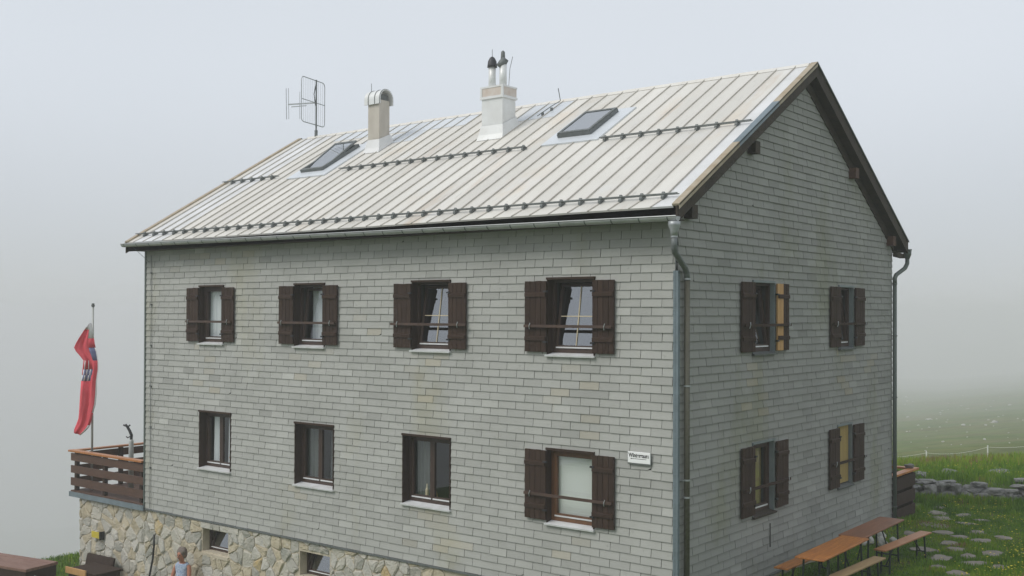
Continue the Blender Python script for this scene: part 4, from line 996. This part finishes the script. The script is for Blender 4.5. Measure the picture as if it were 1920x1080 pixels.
# boulders over the misty slope
def hill_point(px, py):
    d = F_+R_*((px-960)/FPX)-U_*((py-569.8)/FPX); lo = 33; t = lo
    while t < 1400:
        p = CAM+d*t
        if p.z < terrain(p.x, p.y): return p, t
        t += max(.5, t*.004)
    return None, None
bl = [(1865, 793, 9, 6), (1848, 798, 5, 3), (1742, 787, 11, 3), (1806, 798, 8, 4), (1700, 863, 8, 3), (1768, 829, 4, 3), (1702, 783, 6, 3), (1846, 824, 4, 3), (1893, 760, 6, 3), (1815, 767, 6, 2)]
for k in range(62):
    bl.append((random.uniform(1684, 1955), random.uniform(738, 855), random.uniform(1.6, 4.2), random.uniform(1.2, 2.4)))
for i, (px, py, w, h) in enumerate(bl):
    p, t = hill_point(px, py)
    if p is None: continue
    k = t/FPX
    o = rock('boulder', (p.x, p.y, p.z+h*k*.25), (w*k*.62, w*k*.5, h*k*.6), i+40, random.uniform(0, 3), 'palestone')
    if i == 0: tag(o, 'largest whitish boulder on the misty slope right of the house', 'boulder', 'boulders on the misty slope')
    elif w > 7: tag(o, 'long low whitish boulder on the misty slope, ' + ('left of the taller fence post' if px < 1800 else 'near the right edge'), 'boulder', 'boulders on the misty slope')
    else: tag(o, 'pale boulder lying on the misty grass slope behind the house', 'boulder', 'boulders on the misty slope')
# pasture fence
fence = tag(empty('pasture_fence', None, (0, 0, 0)), 'electric pasture fence of thin white posts and tape beyond the grass bank', 'fence')
fpts = []
for (px, py, dd) in ((1600, 872, 38), (1737, 868, 38), (1852, 857, 38), (1990, 842, 38)):
    d = F_+R_*((px-960)/FPX)-U_*((py-569.8)/FPX); p = CAM+d*dd; z = terrain(p.x, p.y); top = p.z+.36*1.15; fpts.append(Vector((p.x, p.y, top)))
    s = MB(); s.tube([(p.x, p.y, z-.1), (p.x, p.y, top)], .022, 6); s.build('fence_post', 'fenceplastic', fence)
s = MB()
for a, b in zip(fpts[:-1], fpts[1:]):
    P = [a.lerp(b, t/8)-Vector((0, 0, .06+.12*(1-(2*t/8-1)**2))) for t in range(9)]; s.tube(P, .0045, 4)
s.build('fence_tape', 'fenceplastic', fence)

# ------------------------------------------------------------------ left foreground: trough, chest, cable, marker
tr = tag(empty('wooden_trough', None, (-14.88, -1.62, -2.1), math.atan2(.2, .98)), 'reddish-brown old timber trough lying in the yard at the lower left', 'trough')
s = MB(); s.box(-2.6, 0, -.40, .40, .0, .58); s.build('trough_body', 'trough', tr, bevel=.015)
for (a, b, c, d, z) in ((-2.62, .03, .24, .42, .9), (-2.62, .03, -.42, -.1, .897), (-2.62, .03, -.095, .235, .894)):
    s = MB(); s.box(a, b, c, d, .83, z); s.build('lid_plank', 'trough', tr, bevel=.01)
s = MB(); s.box(-2.6, 0, -.40, .40, .585, .825); s.build('trough_side', 'darkwood', tr, bevel=.008)
s = MB(); s.tube([(-.95+.06*math.cos(a*.523), -.43, .78+.06*math.sin(a*.523)) for a in range(13)], .012, 6, cap=False); s.box(-1.2, -.9, -.44, -.42, .76, .79); s.build('ring_handle', 'galv', tr)
s = MB(); s.tube([(.02, -.2, .72), (.06, -.16, .68), (.02, -.12, .62)], .012, 6); s.build('end_handle', 'galv', tr)
cb = tag(empty('storage_chest', None, (-14.35, -.75, -2.1), .06), 'dark wooden chest with a pale front edge board against the stone wall', 'chest')
s = MB(); s.box(-.40, .55, -.30, .35, .0, .70); s.build('chest_body', 'darkwood', cb, bevel=.01)
s = MB(); s.box(-.46, .60, -.30, .40, .705, .75); s.build('chest_lid', 'darkwood', cb, bevel=.008)
s = MB(); s.box(-.45, .30, -.345, -.31, .66, .80); s.build('front_board', 'freshwood', cb, bevel=.006)
s = MB(); s.hexa([(-.95, .46, .55), (.05, .46, .55), (.05, .52, .55), (-.95, .52, .55), (-.98, .56, .86), (.02, .56, .86), (.02, .61, .86), (-.98, .61, .86)]); s.build('raised_lid', 'darkwood', cb)
cbl = MB(); cbl.tube([(-12.955, -.085, -.53), (-12.955, -.085, -.75), (-12.99, -.09, -1.05), (-13.08, -.11, -1.43), (-13.12, -.13, -2.1)], .022, 8)
tag(cbl.build('cable', 'black', smooth=True), 'thick black hose hanging down the stone wall under the house corner', 'hose')
ym = MB(); ym.box(-15.44, -15.1, -.11, -.085, -.90, -.76); o = ym.build('trail_marker', 'yellowsign'); tag(o, 'small yellow marker board fixed to the stone wall below the terrace', 'marker')
s = MB(); s.box(-15.1, -15.07, -.12, .0, -.93, -.74); s.build('end_plate', 'black', o)
# sill ornaments
def ornament(x, z, kind, lab, m_):
    s = MB()
    if kind == 'cone': s.tube([(x, .22, z), (x, .22, z+.02), (x, .22, z+.2), (x+.01, .22, z+.24)], [.06, .055, .015, .005], 8)
    elif kind == 'bottle': s.tube([(x, .22, z), (x, .22, z+.14), (x, .22, z+.18), (x, .22, z+.24)], [.03, .03, .012, .012], 8)
    else:
        for a in range(5): s.bar((x, .22, z+.11), (x+.1*math.cos(a*1.257+.3), .22, z+.11+.1*math.sin(a*1.257+.3)), .02, .03, up=(0, 1, 0))
    tag(s.build('ornament', m_), lab, 'ornament')
ornament(-10.62, 1.18, 'star', 'pale straw star behind the glass of the far left lower window', 'freshwood')
ornament(-7.85, 1.13, 'bottle', 'slim white bottle on the sill of the middle lower window', 'curtain')
ornament(-4.93, 1.10, 'cone', 'pointed orange figure on the sill of the dark lower window', 'freshwood')
ornament(-5.12, 1.10, 'bottle', 'small pale bottle on the sill beside the pointed orange figure', 'cream')
# ------------------------------------------------------------------ person on a bench by the stone wall
bn = tag(empty('wall_bench', None, (-11.5, -.38, -1.95)), 'plain wooden bench along the stone wall under the seated person', 'bench')
s = MB(); s.box(-1., 1., -.17, .17, .41, .45); s.build('seat', 'railwood', bn)
for x in (-.8, .8):
    s = MB(); s.box(x-.03, x+.03, -.14, .14, 0, .41); s.build('leg', 'railwood', bn)
def skin_body(name, nodes, edges, m_, parent, sub=2, root=0):
    me = bpy.data.meshes.new(name); me.from_pydata([n_[0] for n_ in nodes], edges, []); o = link(name, me, m_, parent)
    sk = o.modifiers.new('skin', 'SKIN'); sk.use_smooth_shade = True
    for i, n_ in enumerate(nodes):
        r_ = n_[1]; me.skin_vertices[0].data[i].radius = r_ if isinstance(r_, tuple) else (r_, r_)
    me.skin_vertices[0].data[root].use_root = True
    ss = o.modifiers.new('sub', 'SUBSURF'); ss.levels = sub; ss.render_levels = sub; return o
pe = tag(empty('person', None, (-11.53, -.36, -1.93), math.radians(14)), 'person with short grey hair in a light blue sleeveless top sitting against the stone wall', 'person')
H = 0.
B = [((0, 0, .54), (.15, .12)), ((0, .01, .70), (.135, .105)), ((0, .03, .88), (.15, .11)), ((0, .03, .98), (.13, .08)), ((0, .02, 1.04), .05), ((0, -.01, 1.10), .05), ((0, -.03, 1.17), (.068, .078)), ((0, -.035, 1.25), (.07, .085)), ((0, -.03, 1.29), (.05, .06)),
     ((.17, .03, .97), .052), ((.23, -.04, .72), .040), ((.12, -.26, .62), .032), ((.07, -.32, .60), .030),
     ((-.17, .03, .97), .052), ((-.23, -.04, .72), .040), ((-.12, -.26, .62), .032), ((-.07, -.32, .60), .030),
     ((.10, -.06, .53), .09), ((.12, -.44, .52), .068), ((.12, -.46, .10), .045), ((.12, -.56, .05), .04),
     ((-.10, -.06, .53), .09), ((-.12, -.44, .52), .068), ((-.12, -.46, .10), .045), ((-.12, -.56, .05), .04)]
E_ = [(0, 1), (1, 2), (2, 3), (3, 4), (4, 5), (5, 6), (6, 7), (7, 8), (3, 9), (9, 10), (10, 11), (11, 12), (3, 13), (13, 14), (14, 15), (15, 16), (0, 17), (17, 18), (18, 19), (19, 20), (0, 21), (21, 22), (22, 23), (23, 24)]
skin_body('body', B, E_, 'skin', pe)
skin_body('top', [((0, 0, .50), (.168, .138)), ((0, .01, .70), (.152, .122)), ((0, .03, .88), (.168, .128)), ((0, .03, .97), (.16, .11)), ((0, .015, 1.035), (.085, .075)), ((.17, .03, .972), .078), ((-.17, .03, .972), .078)],
          [(0, 1), (1, 2), (2, 3), (3, 4), (3, 5), (3, 6)], 'blouse', pe)
skin_body('trousers', [((0, -.01, .53), (.165, .12)), ((.10, -.08, .535), .10), ((.12, -.44, .525), .08), ((.12, -.46, .12), .062), ((-.10, -.08, .535), .10), ((-.12, -.44, .525), .08), ((-.12, -.46, .12), .062)],
          [(0, 1), (1, 2), (2, 3), (0, 4), (4, 5), (5, 6)], 'trouser', pe)
skin_body('hair', [((0, .035, 1.12), (.08, .06)), ((0, .03, 1.22), (.118, .10)), ((0, .0, 1.30), (.118, .118)), ((0, -.055, 1.335), (.10, .09))], [(0, 1), (1, 2), (2, 3)], 'hair', pe)
s = MB(); s.tube([(0, -.105, 1.215), (0, -.13, 1.19), (0, -.115, 1.175)], [.008, .016, .012], 6); s.build('nose', 'skin', pe, smooth=True)
for e in (-1, 1):
    s = MB(); s.tube([(e*.03, -.104, 1.225), (e*.03, -.112, 1.225)], .01, 8); s.build('eye', 'black', pe)
    s = MB(); s.tube([(e*.075, -.01, 1.18), (e*.085, -.005, 1.215), (e*.075, 0, 1.235)], [.01, .016, .01], 6); s.build('ear', 'skin', pe)
    for k in range(5):                              # fingers folded over the lap
        a = (k-2)*.02
        pts = [((e*.075+a*.6), -.33, .60), ((e*.05+a), -.385, .605), ((e*.04+a), -.405, .585)] if k != 0 or e < 0 else [(.06, -.32, .61), (.03, -.35, .63), (.02, -.37, .62)]
        s = MB(); s.tube(pts, [.011, .010, .008], 6); s.build('finger', 'skin', pe, smooth=True)
s = MB(); s.tube([(-.02, -.105, 1.155), (0, -.11, 1.152), (.02, -.105, 1.155)], .005, 5); s.build('mouth', 'trouser', pe)

# ------------------------------------------------------------------ grass and flowers
def blades(name, m_, pts, hmin, hmax, wid, tone_fn, lean=.35):
    n_ = len(pts); pts = np.array(pts); ang = rng.uniform(0, 2*np.pi, n_); h = rng.uniform(hmin, hmax, n_)*pts[:, 3]
    w = rng.uniform(.6, 1.3, n_)*wid; dx_, dy_ = np.cos(ang)*w/2, np.sin(ang)*w/2
    la = rng.uniform(0, 2*np.pi, n_); ll = rng.uniform(0, lean, n_)*h
    v = np.zeros((n_, 4, 3)); v[:, 0] = pts[:, :3]; v[:, 0, 0] -= dx_; v[:, 0, 1] -= dy_; v[:, 1] = pts[:, :3]; v[:, 1, 0] += dx_; v[:, 1, 1] += dy_
    mid = pts[:, :3].copy(); mid[:, 2] += h*.6; mid[:, 0] += np.cos(la)*ll*.35; mid[:, 1] += np.sin(la)*ll*.35
    v[:, 2] = mid; v[:, 2, 0] += dx_*.7; v[:, 2, 1] += dy_*.7
    v[:, 3] = pts[:, :3]; v[:, 3, 2] += h; v[:, 3, 0] += np.cos(la)*ll; v[:, 3, 1] += np.sin(la)*ll
    v[:, [0, 1], 2] -= .02
    me = bpy.data.meshes.new(name); me.vertices.add(n_*4); me.vertices.foreach_set('co', v.reshape(-1))
    i0 = np.arange(n_)*4
    f = np.stack([i0, i0+1, i0+2, i0, i0+2, i0+3], 1).reshape(-1)
    me.loops.add(len(f)); me.loops.foreach_set('vertex_index', f.astype(np.int32)); me.polygons.add(n_*2)
    me.polygons.foreach_set('loop_start', (np.arange(n_*2)*3).astype(np.int32)); me.polygons.foreach_set('loop_total', np.full(n_*2, 3, dtype=np.int32))
    tn = np.repeat(tone_fn(pts), 4).astype(np.float32); a = me.attributes.new('tone', 'FLOAT', 'POINT'); a.data.foreach_set('value', tn)
    me.update(); me.validate(); o = link(name, me, m_); return stuff(o)
P = []
def scatter(n_, x0, x1, y0, y1, test, hs):
    k = 0; it = 0
    while k < n_ and it < n_*6:
        it += 1; x = random.uniform(x0, x1); y = random.uniform(y0, y1)
        if not test(x, y): continue
        z = terrain(x, y); px, py, dz = project((x, y, z))
        if not (-300 < px < 2450 and py < 1250 and dz > 3): continue
        P.append((x, y, z, hs(x, y))); k += 1
def not_paved(x, y):
    for (a, b, w) in pv:
        if (x-a)**2+(y-b)**2 < (w*.72)**2: return False
    return noise.noise(Vector((x*1.3, y*1.3, 5))) > -.42 or random.random() < .35
def hs1(x, y):
    return (.5+.8*max(0, noise.noise(Vector((x*.7, y*.7, 1)))+.2)+(1.2*sm(2.4, 4.5, x)))*(.45 if (.2 < x < 2.6 and y < 12) else 1)
scatter(110000, -.2, 9.5, 0, 13.2, lambda x, y: x > .15 and not_paved(x, y) or y > 9.3, hs1)
scatter(46000, -6, 14, 12.6, 21, lambda x, y: y-(12.75+.4*(x+1)) > .35, lambda x, y: 1.1+.9*sm(15, 19, y))
scatter(9000, -1.5, 9, 11.5, 14.5, lambda x, y: -.6 < y-(12.6+.4*(x+1)) < -.15, lambda x, y: 1.5)
scatter(7000, -21, -16.2, -2, 3, lambda x, y: True, lambda x, y: .9)
def tones(p):
    n1 = np.array([noise.noise(Vector((a*.8, b*.8, 3)))*.5+noise.noise(Vector((a*2.6, b*2.6, 8)))*.35 for a, b in p[:, :2]])
    t = .42+n1+rng.normal(0, .13, len(p)); t += np.where(p[:, 1] > 16.2, .25*rng.random(len(p))+.12, 0)
    return np.clip(t, 0, 1)
blades('grass', 'grass', P, .07, .17, .022, tones)
P = []
def fl_test(x, y): return random.random() < (.05+.95*sm(2.2, 3.6, x)*sm(13, 7, y)+(.12 if y > 9 else 0)) and noise.noise(Vector((x*1.3, y*1.3, 12))) > .02
scatter(3600, .3, 9, 1, 13, fl_test, lambda x, y: 1)
scatter(260, -1, 8, 13.5, 19, lambda x, y: y-(12.75+.4*(x+1)) > .5, lambda x, y: 1)
scatter(60, -21, -16.2, -2, 3, lambda x, y: True, lambda x, y: 1)
fm = MB()
for (x, y, z, _) in P:
    z += random.uniform(.06, .2)*(1+.6*sm(2.4, 4.5, x)); r_ = random.uniform(.010, .019); a = random.uniform(0, 1); tl = random.uniform(-.3, .3)
    fm.add([(x+r_*math.cos(a+k*1.257), y+r_*math.sin(a+k*1.257), z+tl*r_*math.cos(k)) for k in range(5)]+[(x, y, z-r_*.5)], [(0, 1, 5), (1, 2, 5), (2, 3, 5), (3, 4, 5), (4, 0, 5), (0, 1, 2, 3, 4)], random.random())
stuff(fm.build('yellow_flowers', 'flower', tone=True))

# ------------------------------------------------------------------ haze
hz = MB(); hz.box(-1750, 1750, -1750, 1750, -301.5, 11.4); h = hz.build('haze', None); stuff(h)
hm = bpy.data.materials.new('fog'); hm.use_nodes = True; t = hm.node_tree; t.nodes.clear()
o = t.nodes.new('ShaderNodeOutputMaterial'); v = t.nodes.new('ShaderNodeVolumePrincipled'); v.inputs['Color'].default_value = (.895, .893, .908, 1); v.inputs['Density'].default_value = HAZE
t.links.new(v.outputs[0], o.inputs['Volume']); h.data.materials.append(hm)
